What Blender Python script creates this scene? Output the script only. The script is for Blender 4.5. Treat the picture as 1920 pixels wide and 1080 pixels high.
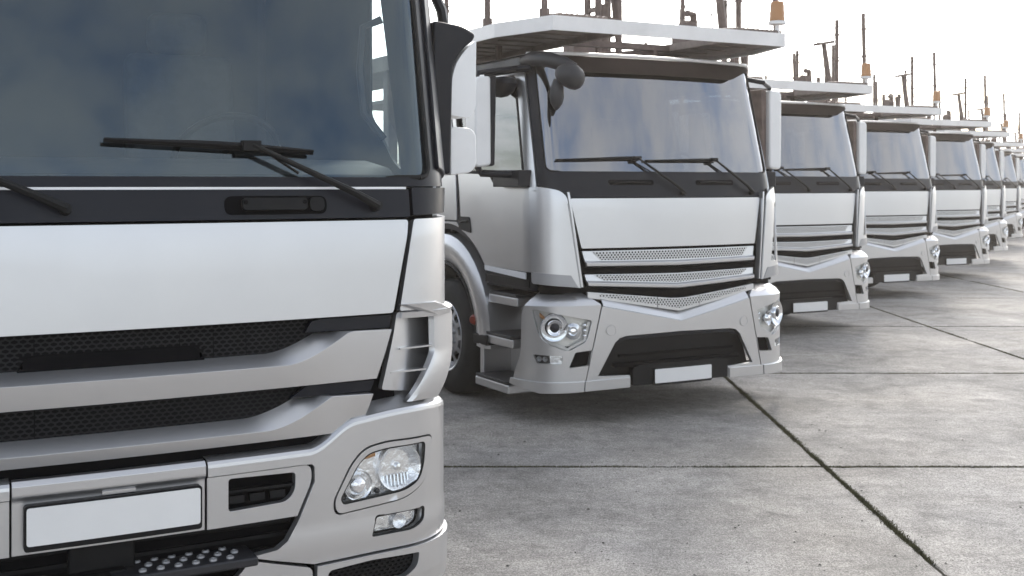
import bpy, bmesh, math, random
from mathutils import Vector, Matrix
R = math.radians
random.seed(7)
for o in list(bpy.data.objects): bpy.data.objects.remove(o)
scn = bpy.context.scene
col = scn.collection

# ------------------------------------------------------------------ camera, sky, sun, exposure
CAM_H = 1.8; FPX = 2188.0; HORIZON = 347.0
cd = bpy.data.cameras.new('camera'); cam = bpy.data.objects.new('camera', cd); col.objects.link(cam)
cam.location = (0, 0, CAM_H); cam.rotation_euler = (R(90), 0, 0)
cd.sensor_width = 36.0; cd.lens = FPX / 1920 * 36.0
cd.shift_y = -(540 - HORIZON) / 1920.0
cd.clip_start = 0.05; cd.clip_end = 3000
cd.dof.use_dof = True; cd.dof.focus_distance = 4.7; cd.dof.aperture_fstop = 7.1
scn.camera = cam

SUN_EL = 36.0; SUN_AZ = 14.0          # azimuth from +Y towards +X
w = bpy.data.worlds.new('World'); scn.world = w; w.use_nodes = True
nt = w.node_tree; N = nt.nodes; L = nt.links
N.clear()
wo = N.new('ShaderNodeOutputWorld'); bg = N.new('ShaderNodeBackground'); bg.inputs['Strength'].default_value = 0.15
sky = N.new('ShaderNodeTexSky'); sky.sky_type = 'NISHITA'; sky.sun_disc = False
sky.sun_elevation = R(SUN_EL); sky.sun_rotation = R(SUN_AZ)
sky.air_density = 1.0; sky.dust_density = 2.6; sky.ozone_density = 1.2
tc = N.new('ShaderNodeTexCoord'); sp = N.new('ShaderNodeSeparateXYZ'); L.new(tc.outputs['Generated'], sp.inputs[0])
def wm(op, a, b=None, clamp=False):
    n = N.new('ShaderNodeMath'); n.operation = op; n.use_clamp = clamp
    for i, v in enumerate((a, b)):
        if v is None: continue
        if isinstance(v, (int, float)): n.inputs[i].default_value = v
        else: L.new(v, n.inputs[i])
    return n.outputs[0]
zz = wm('ADD', wm('MAXIMUM', sp.outputs['Z'], 0.0), 0.16)
cv = N.new('ShaderNodeCombineXYZ'); L.new(wm('DIVIDE', sp.outputs['X'], zz), cv.inputs[0]); L.new(wm('DIVIDE', sp.outputs['Y'], zz), cv.inputs[1])
nz = N.new('ShaderNodeTexNoise'); nz.inputs['Scale'].default_value = 2.9; nz.inputs['Detail'].default_value = 9; nz.inputs['Roughness'].default_value = 0.58; nz.inputs['Distortion'].default_value = 0.25
L.new(cv.outputs[0], nz.inputs['Vector'])
mr = N.new('ShaderNodeMapRange'); mr.interpolation_type = 'SMOOTHSTEP'; mr.inputs['From Min'].default_value = 0.24; mr.inputs['From Max'].default_value = 0.64
L.new(nz.outputs['Fac'], mr.inputs['Value'])
bw = N.new('ShaderNodeRGBToBW'); L.new(sky.outputs[0], bw.inputs[0])
cl = N.new('ShaderNodeMix'); cl.data_type = 'RGBA'; cl.blend_type = 'MULTIPLY'; cl.inputs[0].default_value = 1.0
L.new(wm('ADD', wm('MULTIPLY', bw.outputs[0], 1.5), 1.3), cl.inputs[6]); cl.inputs[7].default_value = (0.965, 0.985, 1.0, 1)
mx = N.new('ShaderNodeMix'); mx.data_type = 'RGBA'; L.new(wm('MULTIPLY', mr.outputs[0], 0.85), mx.inputs[0])
L.new(sky.outputs[0], mx.inputs[6]); L.new(cl.outputs[2], mx.inputs[7])
L.new(mx.outputs[2], bg.inputs['Color']); L.new(bg.outputs[0], wo.inputs['Surface'])

sd = bpy.data.lights.new('sun', 'SUN'); sun = bpy.data.objects.new('sun', sd); col.objects.link(sun)
sd.energy = 1.0; sd.angle = R(11); sd.color = (1.0, 0.93, 0.83)
sdir = Vector((math.sin(R(SUN_AZ)) * math.cos(R(SUN_EL)), math.cos(R(SUN_AZ)) * math.cos(R(SUN_EL)), math.sin(R(SUN_EL))))
sun.rotation_euler = sdir.to_track_quat('Z', 'Y').to_euler()
scn.view_settings.view_transform = 'Standard'; scn.view_settings.look = 'None'
scn.view_settings.gamma = 1.0; scn.view_settings.exposure = 0.97; scn.view_settings.use_curve_mapping = False

# ------------------------------------------------------------------ materials
def mat(name, base, rough=0.5, metal=0.0, coat=0.0, coat_rough=0.06, noise=None, bump=None, rnoise=None, spec=None, emit=None):
    m = bpy.data.materials.new(name); m.use_nodes = True
    t = m.node_tree; b = t.nodes['Principled BSDF']
    b.inputs['Base Color'].default_value = (*base, 1); b.inputs['Roughness'].default_value = rough; b.inputs['Metallic'].default_value = metal
    b.inputs['Coat Weight'].default_value = coat; b.inputs['Coat Roughness'].default_value = coat_rough
    if spec is not None: b.inputs['Specular IOR Level'].default_value = spec
    c = t.nodes.new('ShaderNodeTexCoord')
    if noise:      # (scale, dark factor, detail)
        n = t.nodes.new('ShaderNodeTexNoise'); n.inputs['Scale'].default_value = noise[0]; n.inputs['Detail'].default_value = 6; n.inputs['Roughness'].default_value = .62
        t.links.new(c.outputs['Object'], n.inputs['Vector'])
        r = t.nodes.new('ShaderNodeMapRange'); r.inputs['From Min'].default_value = .35; r.inputs['From Max'].default_value = .68
        r.inputs['To Min'].default_value = noise[1]; r.inputs['To Max'].default_value = 1.0; t.links.new(n.outputs['Fac'], r.inputs['Value'])
        x = t.nodes.new('ShaderNodeMix'); x.data_type = 'RGBA'; x.blend_type = 'MULTIPLY'; x.inputs[0].default_value = 1
        x.inputs[6].default_value = (*base, 1); t.links.new(r.outputs[0], x.inputs[7]); t.links.new(x.outputs[2], b.inputs['Base Color'])
    if rnoise:
        n = t.nodes.new('ShaderNodeTexNoise'); n.inputs['Scale'].default_value = rnoise[0]; n.inputs['Detail'].default_value = 5
        t.links.new(c.outputs['Object'], n.inputs['Vector'])
        r = t.nodes.new('ShaderNodeMapRange'); r.inputs['From Min'].default_value = .3; r.inputs['From Max'].default_value = .7
        r.inputs['To Min'].default_value = rough - rnoise[1]; r.inputs['To Max'].default_value = rough + rnoise[1]
        t.links.new(n.outputs['Fac'], r.inputs['Value']); t.links.new(r.outputs[0], b.inputs['Roughness'])
    if bump:
        n = t.nodes.new('ShaderNodeTexNoise'); n.inputs['Scale'].default_value = bump[0]; n.inputs['Detail'].default_value = 4
        t.links.new(c.outputs['Object'], n.inputs['Vector'])
        u = t.nodes.new('ShaderNodeBump'); u.inputs['Strength'].default_value = bump[1]; u.inputs['Distance'].default_value = bump[2]
        t.links.new(n.outputs['Fac'], u.inputs['Height']); t.links.new(u.outputs[0], b.inputs['Normal'])
    if emit: b.inputs['Emission Color'].default_value = (*emit, 1); b.inputs['Emission Strength'].default_value = 1
    return m
def glass(name, tint, gloss_rough, lo, hi, gc=(.95, .98, 1)):
    m = bpy.data.materials.new(name); m.use_nodes = True; t = m.node_tree; t.nodes.clear()
    o = t.nodes.new('ShaderNodeOutputMaterial'); a = t.nodes.new('ShaderNodeBsdfTransparent'); g = t.nodes.new('ShaderNodeBsdfGlossy')
    a.inputs[0].default_value = (*tint, 1); g.inputs['Roughness'].default_value = gloss_rough; g.inputs['Color'].default_value = (*gc, 1)
    f = t.nodes.new('ShaderNodeLayerWeight'); f.inputs[0].default_value = .5      # facing term, the same from both sides of the pane
    p = t.nodes.new('ShaderNodeMath'); p.operation = 'POWER'; p.inputs[1].default_value = 5; t.links.new(f.outputs['Facing'], p.inputs[0])
    r = t.nodes.new('ShaderNodeMapRange'); r.inputs['To Min'].default_value = lo; r.inputs['To Max'].default_value = hi
    t.links.new(p.outputs[0], r.inputs['Value'])
    x = t.nodes.new('ShaderNodeMixShader'); t.links.new(r.outputs[0], x.inputs[0]); t.links.new(a.outputs[0], x.inputs[1]); t.links.new(g.outputs[0], x.inputs[2])
    t.links.new(x.outputs[0], o.inputs['Surface']); return m
def dots(name, base, hole, sx, sz, rad, rough=.35, metal=.5):
    """a sheet punched with staggered round holes, drawn in the sheet's own x-z plane"""
    m = mat(name, base, rough, metal); t = m.node_tree; b = t.nodes['Principled BSDF']
    c = t.nodes.new('ShaderNodeTexCoord'); s = t.nodes.new('ShaderNodeSeparateXYZ'); t.links.new(c.outputs['Object'], s.inputs[0])
    def mm(op, p, q=None):
        n = t.nodes.new('ShaderNodeMath'); n.operation = op
        for i, v in enumerate((p, q)):
            if v is None: continue
            if isinstance(v, (int, float)): n.inputs[i].default_value = v
            else: t.links.new(v, n.inputs[i])
        return n.outputs[0]
    zc = mm('DIVIDE', s.outputs['Z'], sz); row = mm('FLOOR', zc); zf = mm('SUBTRACT', mm('SUBTRACT', zc, row), .5)
    xc = mm('ADD', mm('DIVIDE', s.outputs['X'], sx), mm('MULTIPLY', mm('PINGPONG', row, 1.0), .5))
    xf = mm('SUBTRACT', mm('SUBTRACT', xc, mm('FLOOR', xc)), .5)
    dx = mm('MULTIPLY', xf, sx); dz = mm('MULTIPLY', zf, sz)
    d = mm('SQRT', mm('ADD', mm('MULTIPLY', dx, dx), mm('MULTIPLY', dz, dz)))
    h = mm('LESS_THAN', d, rad)
    x = t.nodes.new('ShaderNodeMix'); x.data_type = 'RGBA'; t.links.new(h, x.inputs[0]); x.inputs[6].default_value = (*base, 1); x.inputs[7].default_value = (*hole, 1)
    t.links.new(x.outputs[2], b.inputs['Base Color'])
    t.links.new(mm('MULTIPLY', mm('SUBTRACT', 1.0, h), metal), b.inputs['Metallic'])
    return m
MT = {}
MT['paint'] = mat('silver_paint', (.640, .640, .648), .325, .88, .2, .1, noise=(1.1, .94), rnoise=(3, .02))
MT['black'] = mat('black_gloss_plastic', (.008, .009, .014), .36, 0, 0, .15, rnoise=(6, .08), spec=.27)
MT['plastic'] = mat('black_grained_plastic', (.009, .009, .010), .55, 0, spec=.25, noise=(9, .6), bump=(500, .1, .001))
MT['grey'] = mat('dark_grey_plastic', (.022, .022, .026), .5, noise=(7, .75))
MT['void'] = mat('deep_black', (.004, .004, .005), .8, spec=.1)
MT['rubber'] = mat('rubber', (.008, .008, .008), .6, spec=.3, noise=(14, .6))
MT['tyre'] = mat('tyre_rubber', (.018, .018, .018), .75, noise=(11, .55), bump=(80, .25, .004))
MT['rim'] = mat('rim_steel', (.55, .56, .58), .36, .8, noise=(6, .7))
MT['chrome'] = mat('chrome', (.86, .87, .89), .09, 1.0)
MT['reflector'] = mat('lamp_reflector', (.90, .90, .91), .2, .82, bump=(42, .55, .012))
MT['lamp_house'] = mat('lamp_housing', (.80, .79, .76), .26, .35)
MT['bezel'] = mat('satin_bezel', (.36, .36, .37), .4, .5)
MT['plate'] = mat('plate_white', (.80, .795, .785), .35, noise=(3, .94))
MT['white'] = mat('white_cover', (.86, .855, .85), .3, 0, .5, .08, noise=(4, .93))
MT['mesh'] = dots('perforated_sheet', (.60, .60, .60), (.008, .008, .01), .0275, .0170, .0074)
MT['brown'] = mat('flare_brown_steel', (.19, .138, .118), .6, .1, noise=(8, .55))  # brown steel, its colour lightened and warmed to carry lens flare
MT['deck'] = mat('flare_deck_steel', (.28, .225, .195), .6, .15, noise=(6, .55), bump=(60, .2, .003))  # steel lightened to hold the flare glow on the deck underside
MT['alu'] = mat('deck_white_aluminium', (.82, .80, .79), .36, .15, .2, .2, noise=(2.3, .86))
MT['reflection_band'] = mat('reflection_brown', (.035, .024, .02), .75, 0, noise=(5, .8), spec=.15)  # brown of the deck as mirrored in the windscreen
MT['amber'] = mat('amber_lens', (.42, .20, .07), .3, 0, .3)
MT['red'] = mat('red_lens', (.22, .04, .025), .3, 0, .3)
MT['seat'] = mat('seat_cloth', (.05, .052, .06), .85, noise=(20, .7))
MT['trim'] = mat('cab_trim', (.02, .021, .024), .7, noise=(5, .75))
MT['dash'] = mat('dashboard', (.03, .032, .037), .65, noise=(10, .7))
MT['tread'] = mat('step_tread', (.05, .05, .052), .5, .3, bump=(90, .5, .004))
MT['reflex'] = mat('reflex_strip', (.75, .76, .78), .25)
MT['windshield'] = glass('windshield_glass', (.74, .82, .84), .012, .092, 1.0, (.82, .98, 1.08))
MT['coated'] = glass('coated_windscreen_glass', (.03, .034, .04), .014, .27, 1.0, (.97, .97, 1.0))
MT['sideglass'] = glass('side_glass', (.82, .90, .89), .012, .22, 1.0)
MT['lens'] = glass('clear_lens', (.97, .98, .98), .02, .04, .9)

# ------------------------------------------------------------------ mesh helpers
class MB:
    def __init__(s): s.v = []; s.f = []
    def add(s, v, f):
        b = len(s.v); s.v += [tuple(p) for p in v]; s.f += [[b + i for i in q] for q in f]; return s
    def box(s, c, d, M=None):
        x, y, z = (q / 2 for q in d); v = [Vector((i, j, k)) for i in (-x, x) for j in (-y, y) for k in (-z, z)]
        if M: v = [M @ p for p in v]
        return s.add([p + Vector(c) for p in v], [[0, 1, 3, 2], [4, 6, 7, 5], [0, 4, 5, 1], [2, 3, 7, 6], [0, 2, 6, 4], [1, 5, 7, 3]])
    def tube(s, pts, r, n=8, cap=True):
        pts = [Vector(p) for p in pts]; m = len(pts); rr = r if isinstance(r, (list, tuple)) else [r] * m
        v = []; up = None
        for i, p in enumerate(pts):
            d = (pts[min(i + 1, m - 1)] - pts[max(i - 1, 0)]).normalized()
            if up is None: up = Vector((0, 0, 1)) if abs(d.z) < .9 else Vector((1, 0, 0))
            a = d.cross(up).normalized(); b = a.cross(d); up = b
            v += [p + (a * math.cos(2 * math.pi * k / n) + b * math.sin(2 * math.pi * k / n)) * rr[i] for k in range(n)]
        f = [[i * n + k, i * n + (k + 1) % n, (i + 1) * n + (k + 1) % n, (i + 1) * n + k] for i in range(m - 1) for k in range(n)]
        if cap: f += [list(range(n))[::-1], [(m - 1) * n + k for k in range(n)]]
        return s.add(v, f)
    def lathe(s, prof, c, axis, n=24, close=False):
        """prof: (radius, height along axis)"""
        ax = Vector(axis).normalized(); a = ax.orthogonal().normalized(); b = ax.cross(a); c = Vector(c)
        v = [c + ax * h + (a * math.cos(2 * math.pi * k / n) + b * math.sin(2 * math.pi * k / n)) * r for r, h in prof for k in range(n)]
        m = len(prof); f = [[i * n + k, i * n + (k + 1) % n, (i + 1) * n + (k + 1) % n, (i + 1) * n + k] for i in range(m - 1) for k in range(n)]
        if close: f += [[(m - 1) * n + k, (m - 1) * n + (k + 1) % n, (k + 1) % n, k] for k in range(n)]
        return s.add(v, f)
    def prism(s, poly, f3, d0, d1):
        """poly of 2D points, f3(a, b, d) -> 3D"""
        n = len(poly); v = [f3(a, b, d0) for a, b in poly] + [f3(a, b, d1) for a, b in poly]
        return s.add(v, [list(range(n)), [n + k for k in range(n)][::-1]] + [[k, n + k, n + (k + 1) % n, (k + 1) % n] for k in range(n)])
    def build(s, name, m, parent=None, bevel=0.0, seg=2, angle=38):
        me = bpy.data.meshes.new(name); me.from_pydata(s.v, [], s.f)
        bm = bmesh.new(); bm.from_mesh(me); bmesh.ops.recalc_face_normals(bm, faces=bm.faces); bm.to_mesh(me); bm.free()
        return finish(name, me, m, parent, bevel, seg, angle)
def finish(name, me, m, parent, bevel, seg=2, angle=38):
    me.polygons.foreach_set('use_smooth', [True] * len(me.polygons)); me.set_sharp_from_angle(angle=R(angle))
    o = bpy.data.objects.new(name, me); me.materials.append(MT[m] if isinstance(m, str) else m); col.objects.link(o)
    if parent: o.parent = parent
    if bevel:
        b = o.modifiers.new('bevel', 'BEVEL'); b.width = bevel; b.segments = seg; b.limit_method = 'ANGLE'; b.angle_limit = R(42); b.harden_normals = True
    return o
def interp(z, t, k):
    if z <= t[0][0]: return t[0][k]
    for a, b in zip(t, t[1:]):
        if z <= b[0]:
            u = (z - a[0]) / (b[0] - a[0]); return a[k] + (b[k] - a[k]) * u
    return t[-1][k]
class Surf:
    """a cab skin: z -> front position, half width, corner radius, bow; s runs round the skin from the centre line"""
    def __init__(s, tab): s.t = tab
    def P(s, a, z):
        F, W, Rr, b = (interp(z, s.t, k) for k in (1, 2, 3, 4)); g = 1 if a >= 0 else -1; a = abs(a); l = W - Rr
        ph = min(max((a - l) / Rr, 0), math.pi / 2); ex = max(a - l - Rr * math.pi / 2, 0)
        x = a if a < l else l + Rr * math.sin(ph)
        return Vector((g * x, F + b * (x / W) ** 2 + Rr * (1 - math.cos(ph)) + ex, z))
    def n(s, a, z):
        e = .006; return (s.P(a + e, z) - s.P(a - e, z)).cross(s.P(a, z + e) - s.P(a, z - e)).normalized()
    def at(s, a, z, off=0.0): return s.P(a, z) + s.n(a, z) * off
def arc(c, r, a0, a1, n=8): return [(c[0] + r * math.cos(R(a0 + (a1 - a0) * i / n)), c[1] + r * math.sin(R(a0 + (a1 - a0) * i / n))) for i in range(n + 1)]
def rnd(poly, r, n=5):
    out = []; m = len(poly)
    for i, p in enumerate(poly):
        rr = r[i] if isinstance(r, (list, tuple)) else r
        p = Vector(p); a = Vector(poly[i - 1]) - p; b = Vector(poly[(i + 1) % m]) - p
        if rr <= 0: out.append(tuple(p)); continue
        q = min(rr, a.length * .48, b.length * .48); A = p + a.normalized() * q; B = p + b.normalized() * q
        for k in range(n + 1):
            t = k / n; out.append(tuple(A * (1 - t) ** 2 + p * 2 * t * (1 - t) + B * t * t))
    return out
def mir(poly): return [(-a, b) for a, b in poly][::-1]
def sym(half):
    """half outline from the centre line outwards and back (s>=0) -> whole outline"""
    return half + [(-a, b) for a, b in half[::-1] if abs(a) > 1e-6]
def patch(name, outer, S, m, parent, off=0.0, th=.02, holes=(), bevel=.003, fs=None, zs=None, seg=2, zl_=None):
    bm = bmesh.new(); edges = []
    for lp in [outer] + list(holes):
        vs = [bm.verts.new((a, b, 0)) for a, b in lp]
        edges += [bm.edges.new((vs[i], vs[(i + 1) % len(vs)])) for i in range(len(vs))]
    bmesh.ops.triangle_fill(bm, use_beauty=True, use_dissolve=False, edges=edges, normal=(0, 0, 1))
    A = [p[0] for p in outer]; Z = [p[1] for p in outer]; lo, hi, z0, z1 = min(A), max(A), min(Z), max(Z)
    if fs: cs = [lo + (hi - lo) * i / max(1, int((hi - lo) / fs)) for i in range(1, int((hi - lo) / fs))]
    else:
        base = [i * .11 for i in range(9)] + [.92 + i * .035 for i in range(14)] + [1.42 + i * .3 for i in range(9)]
        cs = [g * q for q in base for g in (1, -1)]
    zl = [q[0] for q in S.t] if zs is None else [z0 + i * zs for i in range(1, int((z1 - z0) / zs) + 1)]
    if zl_: zl = zl_
    for c in set(cs):
        if lo + 1e-4 < c < hi - 1e-4: bmesh.ops.bisect_plane(bm, geom=bm.verts[:] + bm.edges[:] + bm.faces[:], plane_co=(c, 0, 0), plane_no=(1, 0, 0), dist=1e-6)
    for c in zl:
        if z0 + 1e-4 < c < z1 - 1e-4: bmesh.ops.bisect_plane(bm, geom=bm.verts[:] + bm.edges[:] + bm.faces[:], plane_co=(0, c, 0), plane_no=(0, 1, 0), dist=1e-6)
    bmesh.ops.triangulate(bm, faces=[f for f in bm.faces if len(f.verts) > 4])
    for f in bm.faces:
        f.normal_update()
        if f.normal.z < 0: f.normal_flip()
    bm.verts.index_update(); n = len(bm.verts); fr = []; bk = []
    for v in bm.verts:
        a, z = v.co.x, v.co.y; o = off(a, z) if callable(off) else off; nn = S.n(a, z); p = S.P(a, z)
        fr.append(p + nn * o); bk.append(p + nn * (o - th))
    F = [[v.index for v in f.verts] for f in bm.faces]
    if th > 0:
        side = []
        for e in bm.edges:
            if len(e.link_faces) == 1:
                l = e.link_loops[0]; i = l.vert.index; j = l.link_loop_next.vert.index; side.append([j, i, n + i, n + j])
        F = F + [[n + i for i in q[::-1]] for q in F] + side; V = fr + bk
    else: V = fr
    bm.free(); me = bpy.data.meshes.new(name); me.from_pydata([tuple(p) for p in V], [], F)
    return finish(name, me, m, parent, bevel if th > 0 else 0, seg, 34)
def skin(name, S, cols, rows, m, parent, th=.03, bevel=.003, seg=2):
    """structured strip: cols = list of s; rows(s) -> [(z, off), ...] the same count for every s"""
    V = []; B = []
    for s in cols:
        for z, o, *s2 in rows(s):
            s_ = s2[0] if s2 else s; nn = S.n(s_, z); p = S.P(s_, z); V.append(p + nn * o); B.append(p + nn * (o - th))
    k = len(rows(cols[0])); N_ = len(V); F = []; n = len(cols)
    for i in range(n - 1):
        for j in range(k - 1):
            q = [i * k + j, (i + 1) * k + j, (i + 1) * k + j + 1, i * k + j + 1]; F += [q, [N_ + v for v in q[::-1]]]
    rim = [i * k for i in range(n)] + [(n - 1) * k + j for j in range(1, k)] + [i * k + k - 1 for i in range(n - 2, -1, -1)] + [j for j in range(k - 2, 0, -1)]
    for x, y in zip(rim, rim[1:] + rim[:1]): F.append([y, x, N_ + x, N_ + y])
    me = bpy.data.meshes.new(name); me.from_pydata([tuple(p) for p in V + B], [], F)
    bm = bmesh.new(); bm.from_mesh(me); bmesh.ops.recalc_face_normals(bm, faces=bm.faces); bm.to_mesh(me); bm.free()
    return finish(name, me, m, parent, bevel, seg, 24)
def both(name, outer, *a, **k):
    h = k.pop('holes', ()); l = k.pop('lab', None)
    return [patch(name, outer, *a, holes=h, **k), patch(name, mir(outer), *a, holes=[mir(q) for q in h], **{**k, **({'off': (lambda s, z, o=k['off']: o(-s, z))} if callable(k.get('off')) else {})})]
def stube(name, S, pts, off, r, m, parent, n=8): return MB().tube([S.at(a, z, off) for a, z in pts], r, n).build(name, m, parent)
def empty(name, loc=(0, 0, 0), rz=0): 
    o = bpy.data.objects.new(name, None); o.empty_display_size = .2; col.objects.link(o); o.location = loc; o.rotation_euler = (0, 0, rz); return o
def tag(o, label=None, cat=None, group=None, kind=None):
    for k, v in (('label', label), ('category', cat), ('group', group), ('kind', kind)):
        if v: o[k] = v
    return o
def copy_tree(o, parent=None):
    c = o.copy(); col.objects.link(c); c.parent = parent
    for ch in list(o.children): copy_tree(ch, c)
    return c
XZ = lambda a, b, d: (a, d, b)
YZ = lambda a, b, d: (d, a, b)
XY = lambda a, b, d: (a, b, d)

# ------------------------------------------------------------------ the yard: sheet, slabs, joints
def concrete():
    m = bpy.data.materials.new('concrete'); m.use_nodes = True; t = m.node_tree; b = t.nodes['Principled BSDF']; b.inputs['Roughness'].default_value = .82
    g = t.nodes.new('ShaderNodeNewGeometry'); oi = t.nodes.new('ShaderNodeObjectInfo')
    def noise(sc, det, ro, dist=0, vec=None):
        n = t.nodes.new('ShaderNodeTexNoise'); n.inputs['Scale'].default_value = sc; n.inputs['Detail'].default_value = det; n.inputs['Roughness'].default_value = ro; n.inputs['Distortion'].default_value = dist
        t.links.new(vec or g.outputs['Position'], n.inputs['Vector']); return n.outputs['Fac']
    def rng(v, a, b_, c, d):
        r = t.nodes.new('ShaderNodeMapRange'); r.inputs['From Min'].default_value = a; r.inputs['From Max'].default_value = b_; r.inputs['To Min'].default_value = c; r.inputs['To Max'].default_value = d
        t.links.new(v, r.inputs['Value']); return r.outputs[0]
    def mul(a, b_):
        n = t.nodes.new('ShaderNodeMath'); n.operation = 'MULTIPLY'
        for i, v in enumerate((a, b_)):
            if isinstance(v, (int, float)): n.inputs[i].default_value = v
            else: t.links.new(v, n.inputs[i])
        return n.outputs[0]
    mp = t.nodes.new('ShaderNodeMapping'); mp.inputs['Scale'].default_value = (.35, 2.6, 1); t.links.new(g.outputs['Position'], mp.inputs['Vector'])
    big = rng(noise(.8, 8, .7, .7), .33, .67, .60, 1.20)
    streak = rng(noise(2.4, 8, .75, .3, mp.outputs[0]), .3, .7, .86, 1.10)
    mid = rng(noise(7, 8, .75), .32, .68, .78, 1.16)
    fine = mul(rng(noise(85, 3, .9), .34, .66, .38, 1.62), rng(noise(30, 6, .9), .36, .64, .66, 1.28))
    v = t.nodes.new('ShaderNodeTexVoronoi'); v.inputs['Scale'].default_value = 26; v.inputs['Randomness'].default_value = 1; t.links.new(g.outputs['Position'], v.inputs['Vector'])
    spot = rng(v.outputs['Distance'], .05, .16, .62, 1.0)
    sel = rng(noise(3.1, 3, .5), .55, .64, 0, 1)
    sm = t.nodes.new('ShaderNodeMix'); sm.inputs[2].default_value = 1.0; t.links.new(sel, sm.inputs[0]); t.links.new(spot, sm.inputs[3])
    stain = mul(rng(noise(1.3, 7, .7, .8), .52, .68, 1.0, .66), rng(noise(2.7, 9, .78, .5), .54, .66, 1.0, .74))
    fleck = mul(rng(noise(16, 8, .85), .56, .66, 1.0, .62), rng(noise(38, 5, .85, .4), .58, .66, 1.0, .66))
    tone = rng(oi.outputs['Random'], 0, 1, .93, 1.07)
    val = mul(mul(mul(mul(big, streak), mul(mid, fine)), mul(sm.outputs[0], stain)), mul(tone, mul(fleck, 1.10)))
    hue = t.nodes.new('ShaderNodeMix'); hue.data_type = 'RGBA'; hue.inputs[6].default_value = (.345, .322, .293, 1); hue.inputs[7].default_value = (.300, .288, .278, 1); t.links.new(rng(noise(.5, 3, .5), .35, .65, 0, 1), hue.inputs[0])
    x = t.nodes.new('ShaderNodeMix'); x.data_type = 'RGBA'; x.blend_type = 'MULTIPLY'; x.inputs[0].default_value = 1
    t.links.new(hue.outputs[2], x.inputs[6]); t.links.new(val, x.inputs[7]); t.links.new(x.outputs[2], b.inputs['Base Color'])
    bu = t.nodes.new('ShaderNodeBump'); bu.inputs['Strength'].default_value = .6; bu.inputs['Distance'].default_value = .004
    ad = t.nodes.new('ShaderNodeMath'); ad.operation = 'ADD'; t.links.new(mul(mid, .7), ad.inputs[0]); t.links.new(fine, ad.inputs[1])
    t.links.new(ad.outputs[0], bu.inputs['Height']); t.links.new(bu.outputs[0], b.inputs['Normal'])
    t.links.new(rng(noise(5, 4, .6), .3, .7, .68, .92), b.inputs['Roughness'])
    return m
MT['concrete'] = concrete()
MT['moss'] = mat('joint_moss', (.035, .04, .018), .95, noise=(30, .35))
MT['grass'] = mat('joint_grass', (.11, .105, .045), .85, noise=(9, .4))
MT['grit'] = mat('grit', (.16, .15, .135), .9, noise=(3, .3))
MT['earth'] = mat('joint_dirt', (.032, .03, .02), .95, noise=(12, .5))
JX, DX, JY, DY, GAP = 2.0, 3.3, 7.46, 3.7, .026
gm = MB(); gm.add([(-400, -80, -.035), (400, -80, -.035), (400, 500, -.035), (-400, 500, -.035)], [[0, 1, 2, 3]])
yard = tag(gm.build('concrete_ground', 'concrete'), kind='structure')
def slab_mesh(seed):
    rg = random.Random(seed); mb = MB(); nx, ny = 34, 38; X0, X1, Y0, Y1 = -DX / 2 + GAP / 2, DX / 2 - GAP / 2, -DY / 2 + GAP / 2, DY / 2 - GAP / 2
    rim = []
    for i in range(nx): rim.append((X0 + (X1 - X0) * i / nx, Y0, 0, 1))
    for i in range(ny): rim.append((X1, Y0 + (Y1 - Y0) * i / ny, -1, 0))
    for i in range(nx): rim.append((X1 - (X1 - X0) * i / nx, Y1, 0, -1))
    for i in range(ny): rim.append((X0, Y1 - (Y1 - Y0) * i / ny, 1, 0))
    ch = [max(0, rg.gauss(.004, .004)) + (rg.random() < .05) * rg.uniform(.004, .014) for _ in rim]
    n = len(rim)
    a = [(x + dx * c, y + dy * c, 0) for (x, y, dx, dy), c in zip(rim, ch)]
    bq = [(x - dx * .002, y - dy * .002, -.006) for x, y, dx, dy in rim]
    cq = [(x - dx * .002, y - dy * .002, -.06) for x, y, dx, dy in rim]
    f = [list(range(n))] + [[i, i + n, (i + 1) % n + n, (i + 1) % n][::-1] for i in range(n)] + [[i + n, i + 2 * n, (i + 1) % n + 2 * n, (i + 1) % n + n][::-1] for i in range(n)]
    mb.add(a + bq + cq, f); me = bpy.data.meshes.new('concrete_slab'); me.from_pydata(mb.v, [], mb.f)
    bm = bmesh.new(); bm.from_mesh(me); bmesh.ops.recalc_face_normals(bm, faces=bm.faces); bmesh.ops.triangulate(bm, faces=[q for q in bm.faces if len(q.verts) > 4]); bm.to_mesh(me); bm.free()
    me.materials.append(MT['concrete']); return me
sms = [slab_mesh(k) for k in range(5)]
for i in range(-4, 8):
    for j in range(-2, 12):
        o = bpy.data.objects.new('concrete_slab', sms[(i * 7 + j * 3) % 5]); col.objects.link(o); o.parent = yard
        o.location = (JX + (i + .5) * DX, JY + (j + .5) * DY, random.uniform(-.002, .001)); o.rotation_euler = (0, 0, R(180) * random.randint(0, 1))
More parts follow.
